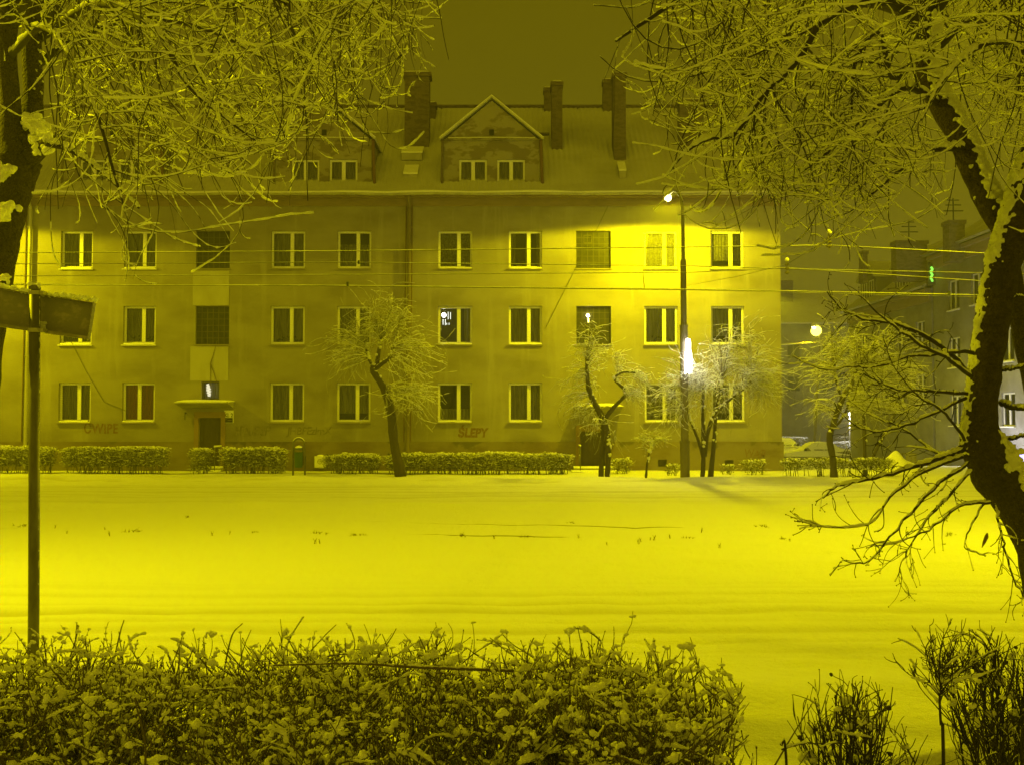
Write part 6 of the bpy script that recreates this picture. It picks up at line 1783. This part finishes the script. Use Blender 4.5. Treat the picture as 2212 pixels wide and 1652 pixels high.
for o in wops: m.box(o[0], o[1], 100.15, 100.19, o[2], o[3])
m = MB()
for o in wops:
    f = MB(); f.box(o[0] + .01, o[0] + .08, 100.1, 100.14, o[2], o[3]); f.box(o[1] - .08, o[1] - .01, 100.1, 100.14, o[2], o[3]); f.box((o[0] + o[1]) / 2 - .05, (o[0] + o[1]) / 2 + .05, 100.1, 100.14, o[2], o[3]); fo = f.build('window', M['frame_old'], t)
    f = MB(); f.box(o[0] + .01, o[1] - .01, 100.16, 100.2, o[2], o[3]); f.build('pane', M['room'], fo)
# a snowy cable running from the block to the far lamp
t = thing('lit_cable', 'bright lit snowy cable slanting from the block to the far street lamp', 'cable', P(1690, 745, 74))
m = MB(); m.tube([P(1660, 748, 74), P(1690, 745.5, 74.2), P(1720, 743, 74.5), P(1752, 740.5, 75)], .05, k=5, ); m.build('snow', M['snow'], t, smooth=True)
m = MB(); m.tube([P(1660, 749, 74), P(1752, 741.5, 75), P(1772, 739, 76)], .03, k=5); m.build('cable', M['wire'], t)


# ---- snowed-in cars
def car(label, px_nose, px_tail, py_roof, y, h=1.5, flip=False, snowlevel=1.0, seed=1):
    x0, x1 = P(px_nose, 960, y).x, P(px_tail, 960, y).x
    L = x1 - x0; zt = P(1106, py_roof, y).z; zg = zt - h
    t = thing('parked_car', label, 'car', ((x0 + x1) / 2, y, zg), 'snow covered cars in the side street')
    prof = [(0, .42), (.0, .62), (.04, .70), (.20, .82), (.27, .88), (.40, 1.30), (.46, 1.40), (.62, 1.43), (.72, 1.40), (.83, 1.02), (.97, .96), (1.0, .86), (1.0, .45), (.97, .30), (.88, .28), (.80, .28), (.22, .28), (.12, .28), (.02, .30)]
    k_ = (h - .08) / 1.43
    px_ = np.array([(a, b_ * k_) for a, b_ in prof]); n = len(px_); W_ = 1.66
    def shell(m, prof_, wids, lift):
        secs = []
        for yy, sc in wids:
            secs.append(np.stack([x0 + L * (prof_[:, 0] if not flip else 1 - prof_[:, 0]) , np.full(len(prof_), y + yy), zg + prof_[:, 1] * 1.0 + lift], -1))
        for i, (yy, sc) in enumerate(wids):
            up = prof_[:, 1] > .9 * k_; secs[i][:, 1] = y + np.where(up, yy * sc, yy)
        v = np.concatenate(secs); m_ = len(prof_)
        m.add(v, [(i * m_ + j, i * m_ + (j + 1) % m_, (i + 1) * m_ + (j + 1) % m_, (i + 1) * m_ + j) for i in range(len(wids) - 1) for j in range(m_)])
        for s_ in (0, len(wids) - 1):
            c = secs[s_].mean(0); m.add(np.concatenate([[c], secs[s_]]), [(0, 1 + j, 1 + (j + 1) % m_) for j in range(m_)])
    m = MB(); shell(m, px_, [(-W_ / 2, .80), (-W_ / 2 + .08, .84), (W_ / 2 - .08, .84), (W_ / 2, .80)], 0); m.build('body', M['car_paint'], t)
    sn = px_.copy(); cxp = sn[:, 0].mean(); low = sn[:, 1] < .5; sn[low, 1] = .52; sn[~low, 1] += .07 * snowlevel; sn[:, 0] = np.clip(sn[:, 0] * 1.02 - .01, -.02, 1.02)
    m = MB(); shell(m, sn, [(-W_ / 2 - .05, .82), (-W_ / 2 + .04, .9), (0, 1), (W_ / 2 - .04, .9), (W_ / 2 + .05, .82)], .0); m.build('snow', M['snow'], t, smooth=True)
    for u in (.17, .83):
        for s_ in (-1, 1):
            cx_ = x0 + L * u; w_ = MB(); w_.tube([(cx_, y + s_ * (W_ / 2 - .2), zg + .30), (cx_, y + s_ * (W_ / 2 + .015), zg + .30)], .30, k=14); wo = w_.build('wheel', M['tyre'], t)
            w_ = MB(); w_.tube([(cx_, y + s_ * (W_ / 2 + .016), zg + .30), (cx_, y + s_ * (W_ / 2 + .03), zg + .30)], .17, k=12); w_.build('hub_cap', M['tin'], wo)
    mm = MB(); xm_ = x0 + L * (.30 if not flip else .70); mm.blobs([(xm_, y - W_ / 2 - .14, zg + 1.0 * k_)], .10, rng, ICO2, .05); mm.build('wing_mirror', M['black'], t, smooth=True)
    g_ = MB()
    for a, c in ((.44, .58), (.60, .75)):
        ua, uc = (a, c) if not flip else (1 - c, 1 - a)
        g_.box(x0 + L * ua, x0 + L * uc, y - W_ / 2 - .02 - .04, y - W_ / 2 + .02, zg + .95 * k_, zg + 1.0 * k_)
    g_.build('door_trim', M['car_glass'], t)
    return t


car('parked saloon car buried in snow beside the right corner of the block', 1690, 1829, 953, 70, 1.5)
car('parked car with bright snowy roof half hidden behind the buried saloon', 1655, 1742, 944, 77, 1.55, True)
car('low snow covered car half hidden by the bent tree and slim trees', 1838, 1960, 956, 74, 1.45)

# heap of shovelled snow
c = P(1945, 1030, 36.5); gx_, gy_ = np.meshgrid(np.linspace(-1.6, 1.4, 50), np.linspace(-1.0, 1.2, 40))
zz = .72 * np.exp(-((gx_ - .05) / .72) ** 2 - (gy_ / .6) ** 2) * (.8 + .4 * vnoise(gx_ * 3, gy_ * 3, 8)) + .05 * vnoise(gx_ * 8, gy_ * 8, 9) - .06
m = MB(); i = (np.arange(39)[:, None] * 50 + np.arange(49)[None]).ravel()
m.add(np.stack([gx_ + c.x, gy_ + 36.9, zz + gz1(c.x, 36.9)], -1).reshape(-1, 3), np.stack([i, i + 1, i + 51, i + 50], -1))
o = m.build('snow_heap', M['snow'], smooth=True); tag(o, 'rounded heap of shovelled snow right of the leggy hedge', 'snow heap')
# slatted crate behind it
x0, x1 = P(2003 - 46, 985, 40).x, P(2026 - 46, 985, 40).x; z0, z1 = P(1106, 1006, 40).z, P(1106, 978, 40).z
t = thing('slatted_crate', 'small grey slatted crate behind the snow heap', 'crate', ((x0 + x1) / 2, 40, z0))
m = MB()
for k in range(6): m.box(x0, x1, 40, 40.03, z0 + k * (z1 - z0) / 6, z0 + (k + .72) * (z1 - z0) / 6)
m.build('slats', M['concrete'], t)
m = MB()
for x in (x0 + .02, x1 - .05): m.box(x, x + .05, 40.032, 40.08, -.6, z1); m.box(x, x + .05, 40.45, 40.5, -.6, z1)
m.box(x0, x1, 40.082, 40.448, z1 - .04, z1); m.build('frame', M['frame_old'], t)

# ================================================================ NIGHT HAZE
hb = MB(); hb.box(-152, 152, -7, 160, -4.2, 17.2)
hm = bpy.data.materials.new('haze'); hm.use_nodes = True
hn = hm.node_tree; hn.nodes.clear()
ho = hn.nodes.new('ShaderNodeOutputMaterial'); hv = hn.nodes.new('ShaderNodeVolumePrincipled')
hv.inputs['Color'].default_value = (0.92, 0.92, 0.92, 1); hv.inputs['Density'].default_value = HAZE; hv.inputs['Anisotropy'].default_value = 0.35
hn.links.new(hv.outputs[0], ho.inputs['Volume'])
tag(hb.build('haze', hm), 'thin freezing haze hanging over the whole street', 'haze', kind='stuff')
S.cycles.volume_bounces = 0
